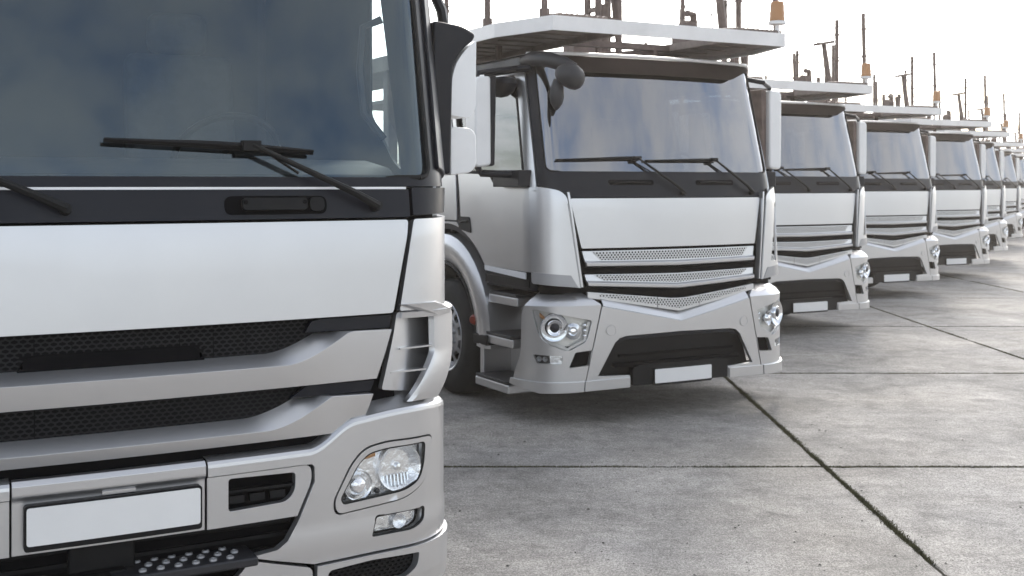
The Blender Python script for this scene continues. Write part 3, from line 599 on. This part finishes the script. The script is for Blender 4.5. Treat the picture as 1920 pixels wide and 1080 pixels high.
    for g, xi in ((-1, -.55), (1, .455)):
        tr = MB(); xo = g * 1.265; pl = [(xi, .10), (g * 1.09, .10), (xo, .67), (xo, 2.5), (xi, 2.5)]; tr.prism(pl, XY, 2.985, 3.005); tk = tr.build('deck_track', 'deck', dk)
        rb = MB()
        for k in range(9): rb.box(((xi + g * 1.06) / 2, .24 + k * .27, 2.980), (abs(xi - g * 1.06), .03, .010))
        rb.box((xi, 1.3, 2.972), (.05, 2.4, .06)); rb.build('deck_rib', 'deck', tk)
        gp = MB(); x0 = -.98 if g < 0 else .72
        for k in range(9): gp.tube([(x0 - .02 + k * .05, .16, 3.075), (x0 - .02 + k * .05, .42, 3.095)], .022, 8)
        gp.box((x0 + .18, .29, 3.06), (.46, .28, .02)); gp.build('wheel_stop', 'deck', tk)
    cb = MB()
    for y in (.78, 1.9): cb.box((-.05, y, 2.965), (1.02, .07, .05))
    cb.box((.05, 1.3, 2.93), (.06, 1.2, .05), Matrix.Rotation(R(24), 3, 'Z')); cb.build('deck_crossbeam', 'brown', dk)
    for x in (-.9, -.55, .6, .95): MB().tube([(x, 1.35, 2.84), (x, 1.35, 2.98)], .03).build('deck_support', 'brown', dk)
    def post(x, y, h, r=.03, lx=0, ly=0):
        m = MB(); b = Vector((x, y, 3.0)); e = b + Vector((lx, ly, h)); m.tube([b, e], r, 8); m.tube([b, b + Vector((0, 0, .12))], r * 1.6, 8)
        for k in (.45, .8): c = b + (e - b) * k; m.tube([c - Vector((0, 0, .012)), c + Vector((0, 0, .012))], r * 1.35, 8)
        m.build('deck_post', 'brown', dk); return e
    tops = {}
    for i, (x, y, h, lx) in enumerate([(1.24, .32, 1.0, -.03), (1.24, .82, .98, .0), (1.24, 1.62, .62, -.02), (-1.26, .86, .95, 0), (-1.12, .20, .98, 0), (-1.26, 1.62, .62, 0)]):
        tops[i] = (Vector((x, y, 3.0)), post(x, y, h, .020 if i in (2, 5) else .025, lx))
    def cable(a, b):
        m = MB(); pts = [a + (b - a) * (k / 8) - Vector((0, 0, .04 * math.sin(math.pi * k / 8))) for k in range(9)]; m.tube(pts, .005, 5); m.build('safety_cable', 'plastic', dk)
    for i, j in ((0, 1), (1, 2), (4, 3), (3, 5)):
        for f in (.5, .92): cable(tops[i][0] + (tops[i][1] - tops[i][0]) * f, tops[j][0] + (tops[j][1] - tops[j][0]) * f)
    # slanted post with a cradle plate, stowed ratchet gear, mast behind the cab
    m = MB(); m.tube([(.93, .62, 3.0), (.90, .70, 3.62)], [.045, .03], 8); m.box((.90, .70, 3.64), (.26, .12, .035), Matrix.Rotation(R(-10), 3, 'Y')); m.tube([(.80, .70, 3.62), (.82, .64, 3.05)], .005, 5); m.build('cradle_post', 'brown', dk)
    m = MB(); m.box((.66, .75, 3.06), (.26, .2, .09)); m.lathe([(.001, -.05), (.07, -.05), (.07, .05), (.001, .05)], (.62, .75, 3.15), (1, 0, 0), 14); m.tube([(.70, .75, 3.1), (.66, .72, 3.27), (.58, .7, 3.27)], .03); m.build('winch', 'brown', dk)
    m = MB()
    for dx, dy in ((-.12, -.1), (.12, -.1), (-.12, .1), (.12, .1)): m.tube([(.86 + dx, 2.45 + dy, .9), (.86 + dx, 2.45 + dy, 3.75)], .035, 8)
    for k in range(7): m.box((.86, 2.35, 1.4 + k * .34), (.3, .04, .05)); m.box((.74, 2.45, 1.5 + k * .34), (.04, .24, .04))
    m.tube([(.86, 2.45, 1.0), (.86, 2.45, 3.6)], .06, 10); m.tube([(1.05, 2.4, 2.9), (.95, 2.4, 3.7)], .03, 8); m.box((.55, 2.4, 3.25), (.25, .2, .35)); m.build('lift_mast', 'brown', dk, 0)
    # rear decks and columns
    for g in (-1, 1):
        up = MB(); up.box((g * .86, 5.6, 2.92), (.82, 6.2, .05)); up.box((g * 1.28, 5.6, 2.95), (.05, 6.2, .14)); up.build('rear_deck_track', 'deck', dk)
        lo_ = MB(); lo_.box((g * .86, 5.9, 1.12), (.82, 5.4, .06)); lo_.box((g * 1.26, 5.9, 1.10), (.05, 5.4, .16)); lo_.build('lower_deck_track', 'deck', dk)
        for y in (3.0, 5.6, 8.3): m = MB(); m.box((g * 1.2, y, 2.0), (.10, .14, 1.9)); m.build('deck_column', 'brown', dk, .01)
    # beacon on the far front corner
    bc = MB(); bc.lathe([(.001, .0), (.02, .0), (.02, .10), (.075, .105), (.075, .13), (.05, .135)], (1.16, .22, 3.05), (0, 0, 1), 18); bo = bc.build('beacon', 'alu', dk)
    MB().lathe([(.064, .0), (.066, .02), (.062, .03), (.064, .07), (.060, .08), (.060, .125), (.052, .16), (.02, .168), (.001, .168)], (1.16, .22, 3.185), (0, 0, 1), 20).build('beacon_lens', 'amber', bo)
    return t
# ------------------------------------------------------------------ the near truck (an older, taller cab)
NB = Surf([(0.2, 0, 1.26, .26, .09), (1.1, 0, 1.26, .26, .09)])
NC = Surf([(0.6, .02, 1.26, .25, .09), (1.2, .03, 1.26, .24, .09), (1.62, .06, 1.265, .22, .09), (1.80, .09, 1.275, .2, .09), (2.9, .30, 1.26, .2, .09), (3.2, .40, 1.22, .2, .09)])
def hexmesh(name, S, inside, s0, s1, z0, z1, cw, ch, off, m, parent):
    """real honeycomb: thin bars along every cell edge"""
    mb = MB(); w = .0030
    def bar(p, q):
        a = S.at(*p, off); b = S.at(*q, off); d = (b - a).normalized(); n = S.n(*p); e = d.cross(n) * w; n = n * .004
        mb.add([a - e, b - e, b + e, a + e, a - e - n, b - e - n, b + e - n, a + e - n], [[0, 1, 2, 3], [0, 4, 5, 1], [2, 6, 7, 3]])
    i = 0; z = z0
    while z < z1:
        s = s0 + (cw / 2 if i % 2 else 0)
        while s < s1:
            if inside(s, z):
                P = [(s + cw * .5 * dx, z + ch * dz) for dx, dz in ((-1, -.25), (-1, .25), (0, .55), (1, .25))]
                bar(P[0], P[1]); bar(P[1], P[2]); bar(P[2], P[3])
            s += cw
        z += ch * .8; i += 1
    return mb.build(name, m, parent)
def bartop(z0, a, b, z1, z2, e):
    """top edge of a grille bar: flat, an S-curve up between a and b, then out to e"""
    def f(s):
        s = abs(s)
        if s <= a: return z0
        if s >= b: return z1 + (z2 - z1) * (s - b) / (e - b)
        u = (s - a) / (b - a); return z0 + (z1 - z0) * (u ** 1.6 * (1.0) if u < .999 else 1)
    return f
def near_truck():
    t = empty('silver_truck')
    gl = rnd([(1.10, 1.825), (1.185, 2.2), (1.175, 2.98), (-1.175, 2.98), (-1.185, 2.2), (-1.10, 1.825)][:0] + [(1.155, 1.828), (1.15, 3.0), (-1.15, 3.0), (-1.155, 1.828)], .05)
    fr = sym([(0, 1.795), (1.30, 1.795), (1.36, 1.84), (1.36, 3.1), (0, 3.1)])
    wf = patch('windscreen_surround', fr, NC, 'black', t, .0, .03, holes=[gl], bevel=.006, zs=.1)
    patch('windscreen', gl, NC, 'windshield', t, -.010, 0, zs=.12)
    stube('windscreen_seal', NC, gl + gl[:1], -.002, .010, 'rubber', wf, 8)
    for g in (1, -1):
        q = (lambda p: p) if g > 0 else mir
        patch('pillar_trim', q([(1.205, 1.86), (1.37, 1.82), (1.37, 3.08), (1.20, 3.08)]), NC, 'black', t, .014, .03, bevel=.010, zs=.15, seg=3)
    # wiper panel; the white strip above it paints the highlight along the gap
    patch('seam_backing', [(.99, .95), (.99, 1.36), (1.3, 1.36), (1.3, 1.81), (-1.3, 1.81), (-1.3, 1.36), (-.99, 1.36), (-.99, .95)], NC, 'void', t, -.035, .01, bevel=0)
    patch('gap_highlight', [(1.04, 1.7845), (1.04, 1.7925), (-1.04, 1.7925), (-1.04, 1.7845)], NC, 'white', t, .007, .01, bevel=0)
    patch('wiper_panel', rnd([(1.050, 1.684), (1.050, 1.7835), (-1.050, 1.7835), (-1.050, 1.684)], .006), NC, 'black', t, .008, .03, bevel=.004)
    for g in (1, -1):
        q = (lambda p: p) if g > 0 else mir
        patch('corner_cap', q(rnd([(1.062, 1.690), (1.40, 1.700), (1.46, 1.79), (1.062, 1.79)], [.004, .06, .0, .004])), NC, 'black', t, .010, .03, bevel=.006, zs=.03)
        # recessed grab handle
        c = .545 if g > 0 else -.545
        r = patch('grab_handle', rnd([(c - .18, 1.700), (c + .18, 1.700), (c + .18, 1.762), (c - .18, 1.762)], .028), NC, 'void', t, .011, .006, bevel=.001)
        patch('handle_bar', rnd([(c - .125, 1.712), (c + .10, 1.712), (c + .10, 1.752), (c - .125, 1.752)], .014), NC, 'plastic', r, .034, .02, bevel=.008)
        patch('handle_cap', rnd([(c + .112, 1.708), (c + .165, 1.708), (c + .165, 1.755), (c + .112, 1.755)], .02), NC, 'plastic', r, .026, .02, bevel=.006)
        for dx in (-.115, .09): MB().lathe([(.001, .0), (.007, 0), (.008, -.004)], NC.at(c + dx, 1.738, .036), NC.n(c, 1.73), 12).build('handle_screw', 'void', r)
    # hood panel
    patch('hood', rnd([(.966, 1.347), (1.032, 1.625), (1.038, 1.674), (-1.038, 1.674), (-1.032, 1.625), (-.966, 1.347)], [.012, .05, .012, .012, .05, .012]), NC, 'paint', t, .012, .03, bevel=.008, zs=.08, seg=3)
    # grille: backing, honeycomb, the two swept bars
    patch('grille_backing', [(1.0, .90), (1.0, 1.36), (-1.0, 1.36), (-1.0, .90)], NC, 'void', t, -.075, .01, bevel=0)
    t1 = bartop(1.238, .50, .68, 1.298, 1.291, .955); t2 = bartop(1.028, .43, .61, 1.085, 1.074, .875)
    hexmesh('grille_mesh', NC, lambda s, z: abs(s) < .78 and z > t1(s) - .02 and not (abs(s - .02) < .27 and z < 1.275), -.80, .80, 1.22, 1.345, .0250, .0165, -.035, 'plastic', t)
    hexmesh('grille_mesh', NC, lambda s, z: abs(s) < .74 and z > t2(s) - .03, -.76, .76, 1.0, 1.125, .0250, .0165, -.035, 'plastic', t)
    patch('grille_step', rnd([(.31, 1.225), (.27, 1.283), (-.24, 1.283), (-.28, 1.225)], .03), NC, 'void', t, -.03, .02, bevel=.004)
    for g in (1, -1):
        q = (lambda p: p) if g > 0 else mir
        patch('grille_end', q([(.64, 1.30), (.958, 1.296), (.968, 1.340), (.70, 1.342), (.66, 1.335)]), NC, 'black', t, -.006, .02, bevel=.003)
        patch('grille_end', q([(.58, 1.082), (.88, 1.078), (.897, 1.116), (.64, 1.12)]), NC, 'black', t, -.006, .02, bevel=.003)
    def crease(tf, a, b, z0, e):
        """lower edge of the bar's sloping upper face: runs below the top edge, then sweeps up to meet it"""
        def f(s):
            s = abs(s); lo = z0 - .040
            if s <= a + .06: return lo
            u = min(1, (s - a - .06) / (b - a + .05)); u = u ** 1.7
            return lo + (tf(max(s, b)) - .0015 - lo) * u
        return f
    def bar(tf, cf, e, zbot):
        cols = [-e + 2 * e * i / 90 for i in range(91)]
        def rows(s):
            tp, cr, bt = tf(s), cf(s), zbot(s); w = min(1, (tp - cr) / .040)
            r_ = [(bt, .010), (bt + (cr - bt) * .5, .019), (cr, .024), (cr + (tp - cr) * .5, .024 - .030 * w), (tp, .024 - .062 * w)]
            k = max(0, (abs(s) - .6) / (e - .6)) * .33 * (1 if s > 0 else -1)
            return [(z, o, s + k * (z - tf(e))) for z, o in r_]
        return skin('grille_bar', NC, cols, rows, 'paint', t, .04, .004)
    bar(t1, crease(t1, .50, .68, 1.238, .955), .952, lambda s: 1.123)
    bar(t2, crease(t2, .43, .61, 1.028, .875), .876, lambda s: .951 if abs(s) < .775 else .951 + min(1, (abs(s) - .775) / .035) * .046)
    # corner panels with the swept air deflectors
    for g in (1, -1):
        q = (lambda p: p) if g > 0 else mir
        patch('corner_panel', q(rnd([(.992, 1.352), (1.55, 1.352), (1.55, 1.70), (1.46, 1.695), (1.40, 1.684), (1.062, 1.676), (1.048, 1.62)], [.01, .0, .0, .04, .04, .01, .04])), NC, 'paint', t, .012, .03, bevel=.007, zs=.08, seg=3)
        inner = patch('deflector_base', q(rnd([(.915, 1.082), (1.06, 1.06), (1.5, 1.03), (1.5, 1.346), (.985, 1.346)], [.01, 0, 0, 0, .01])), NC, 'paint', t, lambda s, z: .010 - .05 * min(1, max(0, (abs(s) - .965) / .12)), .03, bevel=.005, zs=.05)
        va = MB(); zs_ = [1.03 + .345 * i / 36 for i in range(37)]; vs = []
        for z in zs_:
            u = (z - 1.02) / .355
            s_in = 1.0 + .125 * min(1, u / .5) ** .8 if u < .86 else 1.125 - .14 * ((u - .86) / .14) ** 1.2      # front rim, closing over the top
            wd = .34; o = .036 - .018 * (1 - min(1, u / .4)) ** 2
            for s, oo in ((s_in - .004, o - .030), (s_in, o - .008), (s_in + .018, o), (s_in + .13, o + .005), (s_in + wd, o - .03), (s_in + wd, o - .05), (s_in + .10, o - .022), (s_in + .02, o - .020)): vs.append(NC.at(g * s, z, oo))
        n = 8; va.add(vs, [[i * n + k, i * n + (k + 1) % n, (i + 1) * n + (k + 1) % n, (i + 1) * n + k] for i in range(36) for k in range(n)] + [list(range(n)), [36 * n + k for k in range(n)]])
        dv = va.build('air_deflector', 'paint', t)
        for z, sa, sb in ((1.135, .95, 1.09), (1.215, .99, 1.13)):
            a0, a1 = NC.at(g * sa, z, .012), NC.at(g * sb, z, .02); b0, b1 = NC.at(g * sa, z, -.02), NC.at(g * sb, z, -.02); d = Vector((0, 0, .006))
            MB().add([a0, a1, b1, b0, a0 + d, a1 + d, b1 + d, b0 + d], [[0, 1, 2, 3], [4, 5, 6, 7], [0, 1, 5, 4], [1, 2, 6, 5], [2, 3, 7, 6], [3, 0, 4, 7]]).build('deflector_fin', 'paint', dv)
        tp = MB(); vs = []
        for i in range(13):
            s = 1.0 + .45 * i / 12; o1 = .014 + .026 * min(1, i / 4)
            vs += [NC.at(g * s, 1.352, -.01), NC.at(g * s, 1.352, o1 - .012), NC.at(g * s, 1.345, o1), NC.at(g * s, 1.325, o1 - .004), NC.at(g * s, 1.325, o1 - .02), NC.at(g * s, 1.335, -.01)]
        tp.add(vs, [[i * 6 + k, i * 6 + (k + 1) % 6, (i + 1) * 6 + (k + 1) % 6, (i + 1) * 6 + k] for i in range(12) for k in range(6)] + [[0, 1, 2, 3, 4, 5], [72 + k for k in range(6)]]); tp.build('deflector_top', 'paint', dv)
    # bumper: centre, ends, lamps
    def topf(s):
        s = abs(s)
        if s < .64: return .914
        if s < .82: u = (s - .64) / .18; return .914 + .085 * (u * u * (3 - 2 * u))
        return .999 + .02 * math.sin(min(1, (s - .82) / .5) * 3.14) 
    patch('bumper_backing', [(1.0, .36), (1.0, .96), (-1.0, .96), (-1.0, .36)], NB, 'void', t, -.10, .01, bevel=0)
    patch('bumper_top_gap', [(.85, .88), (.85, .99), (-.85, .99), (-.85, .88)], NB, 'void', t, -.06, .01, bevel=0)
    cpo = lambda s, z: -.016 + .016 * min(1, max(0, (z - .856) / .010)) - 1.0 * max(0, z - .900)
    cp = patch('bumper_centre', [(.288, .690), (.288, .914), (-.288, .914), (-.288, .690)], NB, 'paint', t, cpo, .03, bevel=.004, zs=.006, fs=.06)
    patch('bumper_clip', rnd([(.07, .845), (.07, .857), (-.03, .857), (-.03, .845)], .003), NB, 'paint', cp, -.006, .012, bevel=.002)
    plate(t, NB, (.008, .780), .513, .114, .014)
    # stepped recess outline to the side of the plate
    rec = rnd([(.294, .690), (.60, .690), (.652, .80), (.65, .857), (.294, .857)], [0, .0, .03, .035, 0])
    slot = rnd([(.364, .738), (.562, .744), (.592, .775), (.594, .838), (.364, .845)], [.012, .03, .03, .016, .012])
    hlo = rnd([(.732, .672), (1.002, .690), (1.088, .734), (1.125, .80), (1.135, .902), (.93, .906), (.842, .894), (.79, .845), (.722, .72)], [.03, .05, .05, .04, .03, .03, .04, .04, .03])
    hli = rnd([(.760, .706), (1.000, .720), (1.062, .748), (1.085, .80), (1.092, .882), (.93, .882), (.856, .872), (.815, .838), (.749, .728)], [.015, .04, .04, .03, .02, .03, .03, .03, .015])
    fgo = rnd([(.868, .578), (1.035, .578), (1.085, .60), (1.088, .648), (.886, .648)], [.01, .03, .03, .012, .012])
    fgi = rnd([(.876, .586), (1.03, .586), (1.066, .604), (1.068, .640), (.892, .640)], [.008, .02, .02, .01, .01])
    for g in (1, -1):
        q = (lambda p: p) if g > 0 else mir
        top = [(.294 + (1.62 - .294) * i / 60, topf(.294 + (1.62 - .294) * i / 60) - .024) for i in range(61)]
        out = [(.430, .583), (.50, .562), (.655, .522), (.88, .526), (1.20, .526), (1.62, .526)] + top[::-1] + [(.294, .862)] + [(.60, .862), (.648, .860), (.657, .850), (.658, .80), (.607, .690), (.595, .668), (.56, .615), (.525, .592)]
        boff = lambda s, z: .004 * math.sin(max(0, min(1, (z - .53) / .12)) * 3.14)
        patch('bumper', q(out), NB, 'paint', t, boff, .035, holes=[q(hlo), q(fgo)], bevel=.007, zs=.018, seg=3)
        def trows(s):
            a = abs(s); z = topf(s); e = min(1, max(0, (a - .74) / .16)); e = e * e * (3 - 2 * e)
            return [(z - .025, .0), (z - .014, -.002), (z - .005, -.009), (z, -.020), (z + .002 + .022 * e, -.045 - .01 * e), (z + .003 + .050 * e, -.09 - .01 * e)]
        skin('bumper_shoulder', NB, [g * (.294 + (1.60 - .294) * i / 70) for i in range(71)], trows, 'paint', t, .012, 0)
        rp = patch('bumper_insert', q(rec), NB, 'paint', t, -.012, .03, holes=[q(slot)], bevel=.004)
        sb = patch('insert_vent', q([(.34, .72), (.62, .72), (.62, .86), (.34, .86)]), NB, 'void', rp, -.06, .01, bevel=0)
        MB().box(NB.at(g * .48, .795, -.045), (.24, .03, .008)).build('vent_slat', 'plastic', sb)
        for k in range(3): MB().box(NB.at(g * (.40 + k * .07), .768, -.045), (.05, .02, .025)).build('vent_louvre', 'plastic', sb)
        # headlight
        patch('headlight_gap', q([(.70, .65), (1.16, .65), (1.16, .93), (.70, .93)]), NB, 'void', t, -.036, .008, bevel=0)
        h = patch('headlight', q([(a + (a - .93) * -.03, z + (z - .79) * -.05) for a, z in hlo]), NB, 'paint', t, .004, .03, holes=[q(hli)], bevel=.006, zs=.05)
        stube('headlight_seal', NB, q(hli) + q(hli)[:1], -.004, .007, 'rubber', h, 6)
        patch('reflector_panel', q([(a + (a - .93) * .03, z + (z - .79) * .03) for a, z in hli]), NB, 'reflector', h, -.0335, .002, bevel=0, zs=.03, fs=.03)
        n = (NB.n(g * .9, .8) * .6 + Vector((0, -1, 0)) * .4).normalized()
        bo = MB(); c = NB.at(g * .985, .802, -.012); lamp_bowl(bo, c, n, .078, .05, 32); bo.lathe([(.078, 0), (.083, .004), (.086, -.01), (.087, -.03)], c, n, 32); bo.build('main_reflector', 'reflector', h)
        bb = MB(); bb.lathe([(.001, .0), (.012, -.002), (.014, -.02), (.02, -.03)], c, n, 14); bb.build('bulb_shield', 'chrome', h)
        bo = MB(); c = NB.at(g * .822, .762, -.010); lamp_bowl(bo, c, n, .048, .03, 26); bo.lathe([(.048, 0), (.052, .003), (.055, -.02)], c, n, 26); bo.build('high_beam_reflector', 'chrome', h)
        bo = MB(); bo.lathe([(.001, .022), (.02, .018), (.032, .004), (.036, -.012)], c - n * .004, n, 20); bo.build('high_beam_lens', 'reflector', h)
        MB().tube([NB.at(g * .845, .858, -.014), NB.at(g * .885, .864, -.014)], .011, 10).build('indicator_bulb', 'amber', h)
        for a, z in ((.905, .728), (.775, .722), (1.05, .752), (.87, .725)): MB().lathe([(.001, .004), (.008, .004), (.010, -.004)], NB.at(g * a, z, -.026), NB.n(g * a, z), 12).build('lamp_screw', 'grey', h)
        ri = MB()
        for k in range(9): a = .93 + k * .014; ri.tube([NB.at(g * a, .738, -.022), NB.at(g * a, .775, -.03)], .0035, 5)
        ri.build('reflector_rib', 'chrome', h)
        patch('headlight_lens', q(hli), NB, 'lens', h, .0, 0, zs=.04)
        f = patch('fog_lamp', q(fgi), NB, 'reflector', t, -.03, .004, bevel=0, zs=.02, fs=.02)
        patch('fog_surround', q([(.85, .56), (1.11, .56), (1.11, .665), (.85, .665)]), NB, 'void', f, -.04, .004, bevel=0)
        bo = MB(); c = NB.at(g * .985, .612, -.012); lamp_bowl(bo, c, n, .026, .016, 20); bo.build('fog_reflector', 'reflector', f)
        patch('fog_lens', q(fgi), NB, 'lens', f, -.004, 0)
        stube('fog_seal', NB, q(fgo) + q(fgo)[:1], -.004, .006, 'rubber', f, 6)
        # lower apron with its mesh opening
        mo = rnd([(.70, .42), (1.0, .42), (1.045, .45), (1.052, .496), (.86, .503), (.70, .494)], [.01, .02, .02, .01, .02, .02])
        ap = patch('bumper_apron', q([(.655, .36), (1.62, .36), (1.62, .520), (1.2, .520), (.88, .520), (.662, .516)]), NB, 'paint', t, lambda s, z: .014 - .10 * max(0, .42 - z), .03, holes=[q(mo)], bevel=.007, zs=.03, seg=3)
        hexmesh('apron_mesh', NB, lambda s, z: True, min(g * .69, g * 1.06), max(g * .69, g * 1.06), .41, .51, .022, .015, -.02, 'plastic', ap)
        patch('apron_backing', q([(.66, .38), (1.1, .38), (1.1, .52), (.66, .52)]), NB, 'void', ap, -.05, .01, bevel=0)
        patch('lower_lip', q(rnd([(.25, .34), (.648, .34), (.648, .512), (.50, .552), (.43, .572), (.40, .535), (.30, .46)], .02)), NB, 'paint', t, .004, .03, bevel=.007, zs=.04)
    # step plate with raised studs, tow bracket and dark slats in the opening
    s = MB(); s.box((.20, .07, .578), (.50, .20, .03)); st = s.build('front_step', 'grey', t, .008)
    s2 = MB(); s2.box((-.20, .07, .583), (.40, .20, .03)); s2.build('front_step', 'plastic', t, .008)
    for i in range(6):
        for j in range(3): MB().lathe([(.013, 0), (.012, .006), (.007, .008), (.006, .002)], (.09 + i * .055 + (j % 2) * .027, .005 + j * .05, .593), (0, 0, 1), 12).build('step_stud', 'bezel', st)
    tb = MB(); tb.box((-.02, .10, .62), (.20, .06, .16)); tb.box((-.02, .07, .50), (.14, .08, .2)); tb.box((0, .12, .665), (1.2, .04, .03)); tb.build('tow_bracket', 'plastic', t, .01)
    for k in range(5): MB().box((0, .10, .44 + k * .045), (1.25, .02, .012)).build('intake_slat', 'plastic', t)
    # wipers
    wiper(t, NC, (.905, 1.722), (.455, 1.925), (-.012, 1.937), (.68, 1.905), .008, (.62, 1.835)); wiper(t, NC, (-.13, 1.722), (-.60, 1.925), (-1.1, 1.937), (-.40, 1.90), .008, (-.4, 1.835))
    # sides, doors, roof
    win = rnd([(1.56, 1.83), (1.90, 1.83), (1.93, 1.86), (2.10, 1.93), (2.55, 1.95), (2.55, 2.70), (1.58, 2.74)], [.05, .02, .04, .04, .06, .06, .08])
    for g in (1, -1):
        q = (lambda p: p) if g > 0 else mir
        patch('cab_side', q([(1.364, 1.10), (2.3, 1.10), (2.5, 1.4), (3.5, 1.4), (3.5, 3.1), (1.364, 3.1)]), NC, 'paint', t, -.006, .03, holes=[q(win)], bevel=.004, zs=.3)
        patch('cab_lining', q([(1.37, 1.3), (3.48, 1.3), (3.48, 3.08), (1.37, 3.08)]), NC, 'trim', t, -.045, .01, holes=[q(rnd([(1.60, 1.86), (1.68, 1.90), (1.88, 2.10), (1.75, 2.66), (1.66, 2.68)], .02))], bevel=0, zs=.4)
        patch('door_glass', q(win), NC, 'sideglass', t, -.012, 0)
        wheel(t, g * 1.22, 1.55, g); 
        m = MB(); m.lathe([(.60, -.3), (.60, 0), (.66, .012), (.74, .0), (.78, -.04), (.78, -.3)], (g * 1.235, 1.55, .55), (g, 0, 0), 44); vv = m.v; m.f = [f for f in m.f if all(vv[i][2] > .5 for i in f)]; m.build('mudguard', 'paint', t)
        b = MB(); b.box((g * 1.06, .62, .72), (.36, .56, .60)); b.build('step_box', 'paint', t, .02)
        MB().box((g * 1.236, .47, .86), (.02, .06, .04)).build('side_marker', 'red', t, .004)
        # mirror: dark shell with two white covers
        dk_ = MB(); dk_.prism(rnd([(g * 1.27, 1.85), (g * 1.345, 1.84), (g * 1.355, 2.28), (g * 1.40, 2.34), (g * 1.445, 2.375), (g * 1.455, 2.40), (g * 1.40, 2.43), (g * 1.27, 2.445)], [.02, .02, .08, .05, .02, .02, .05, .02]), XZ, .40, .58); mo = dk_.build('mirror', 'black', t, .015, 3)
        MB().prism(rnd([(g * 1.348, 2.075), (g * 1.43, 2.065), (g * 1.458, 2.10), (g * 1.462, 2.378), (g * 1.42, 2.345), (g * 1.375, 2.29), (g * 1.352, 2.22)], [.01, .03, .03, .01, .04, .05, .04]), XZ, .41, .59).build('mirror_cover', 'white', mo, .018, 3)
        MB().prism(rnd([(g * 1.348, 1.838), (g * 1.44, 1.85), (g * 1.464, 1.88), (g * 1.462, 2.0), (g * 1.44, 2.026), (g * 1.348, 2.032)], [.01, .03, .03, .03, .02, .02]), XZ, .41, .59).build('wide_mirror_cover', 'white', mo, .02, 3)
        MB().tube([(g * 1.375, .5, 2.02), (g * 1.375, .5, 2.09)], .014, 8).build('mirror_stem', 'alu', mo)
        MB().tube([(g * 1.24, .55, 2.62), (g * 1.30, .5, 2.60), (g * 1.345, .49, 2.50), (g * 1.36, .49, 2.42)], .022, 8).build('mirror_arm', 'black', mo)
        MB().prism(rnd([(g * 1.27, 1.60), (g * 1.285, 1.60), (g * 1.33, 1.85), (g * 1.27, 1.86)], .01), XZ, .44, .54).build('mirror_bracket', 'black', mo, .008)
        MB().tube([(g * 1.10, .52, 2.45), (g * 1.04, .56, 2.42), (g * 1.03, .57, 2.25), (g * 1.04, .55, 2.08), (g * 1.10, .50, 1.98)], .016, 8).build('cab_grab_handle', 'grey', t)
    roof(t, NC, 3.1, 3.5, .12, 'paint')
    interior(t, .40, 2.45, 1.30, 3.08, 1.16, .62)
    MB().box((0, 2.47, 2.2), (2.46, .03, 1.85)).build('cab_back', 'grey', t)
    bx = MB(); bx.box((0, 8.2, 1.42), (2.46, 10.2, 1.2)); bx.build('unseen_dark_body', 'grey', t, .02)  # unseen body, added to darken the next truck's door by reflection
    for g in (-1, 1):
        for k in range(13): MB().box((g * 1.235, 3.2 + k * .83, 1.42), (.03, .05, 1.16)).build('body_rib', 'bezel', t)
    MB().box((0, .9, 1.12), (2.1, 1.3, .35)).build('engine_cover', 'void', t); MB().box((0, .5, .8), (1.9, .4, .5)).build('radiator_shade_block', 'void', t)  # front block coloured near-black to give shade behind the bumper openings
    frame_chassis(t, .5, 13.0, [5.0, 9.8, 11.1], 1.55)
    fw = MB(); fw.box((0, 4.5, 1.05), (.9, .9, .12)); fw.build('coupling_plate', 'plastic', t)
    return t

# ------------------------------------------------------------------ place the trucks
HEAD = R(28.5)
nt_ = near_truck(); nt_.location = (-1.231, 3.6, 0); nt_.rotation_euler = (0, 0, HEAD)
tag(nt_, 'closest silver truck, cropped by the left edge, with swept black honeycomb grille', 'truck')
spots = [(1.323, 9.1, 0, 'silver car carrier parked right behind the closest truck, whole cab front in view'),
         (3.59, 14.1, 0, 'second silver car carrier of the row, beside the largest one'),
         (6.08, 18.5, 0, 'third silver car carrier of the row, between second and fourth'),
         (8.55, 22.5, 0, 'fourth silver car carrier of the row, last with its number plate in view'),
         (10.9, 27.16, 0, 'fifth silver car carrier, a narrow slice behind the fourth'),
         (14.33, 34.2, 0, 'sixth silver car carrier, a thin slice near the right edge'),
         (17.4, 40.4, 0, 'seventh silver car carrier, cut by the right edge of the picture'),
         (20.4, 46.6, 0, 'farthest silver car carrier, only its deck and posts showing')]
src = carrier()
for i, (x, y, dz, lab) in enumerate(spots):
    o = src if i == 0 else copy_tree(src)
    o.location = (x, y, 0); o.rotation_euler = (0, 0, HEAD + (0 if i == 0 else R(random.uniform(-.6, .6))))
    tag(o, lab, 'truck', 'silver car carriers parked in a slanted row')

# ------------------------------------------------------------------ thin warm haze added over the yard in place of lens flare
hz = MB(); hz.box((0, 210, 1.85), (820, 600, 5.9))
hm = bpy.data.materials.new('haze'); hm.use_nodes = True; ht = hm.node_tree; ht.nodes.clear()
ho = ht.nodes.new('ShaderNodeOutputMaterial'); hv = ht.nodes.new('ShaderNodeVolumePrincipled')
hv.inputs['Color'].default_value = (1.0, .90, .80, 1); hv.inputs['Density'].default_value = .0019; hv.inputs['Anisotropy'].default_value = .55
ht.links.new(hv.outputs[0], ho.inputs['Volume']); MT['haze'] = hm
tag(hz.build('haze', 'haze'), 'thin warm haze added over the yard to stand in for lens flare', 'haze', kind='stuff')
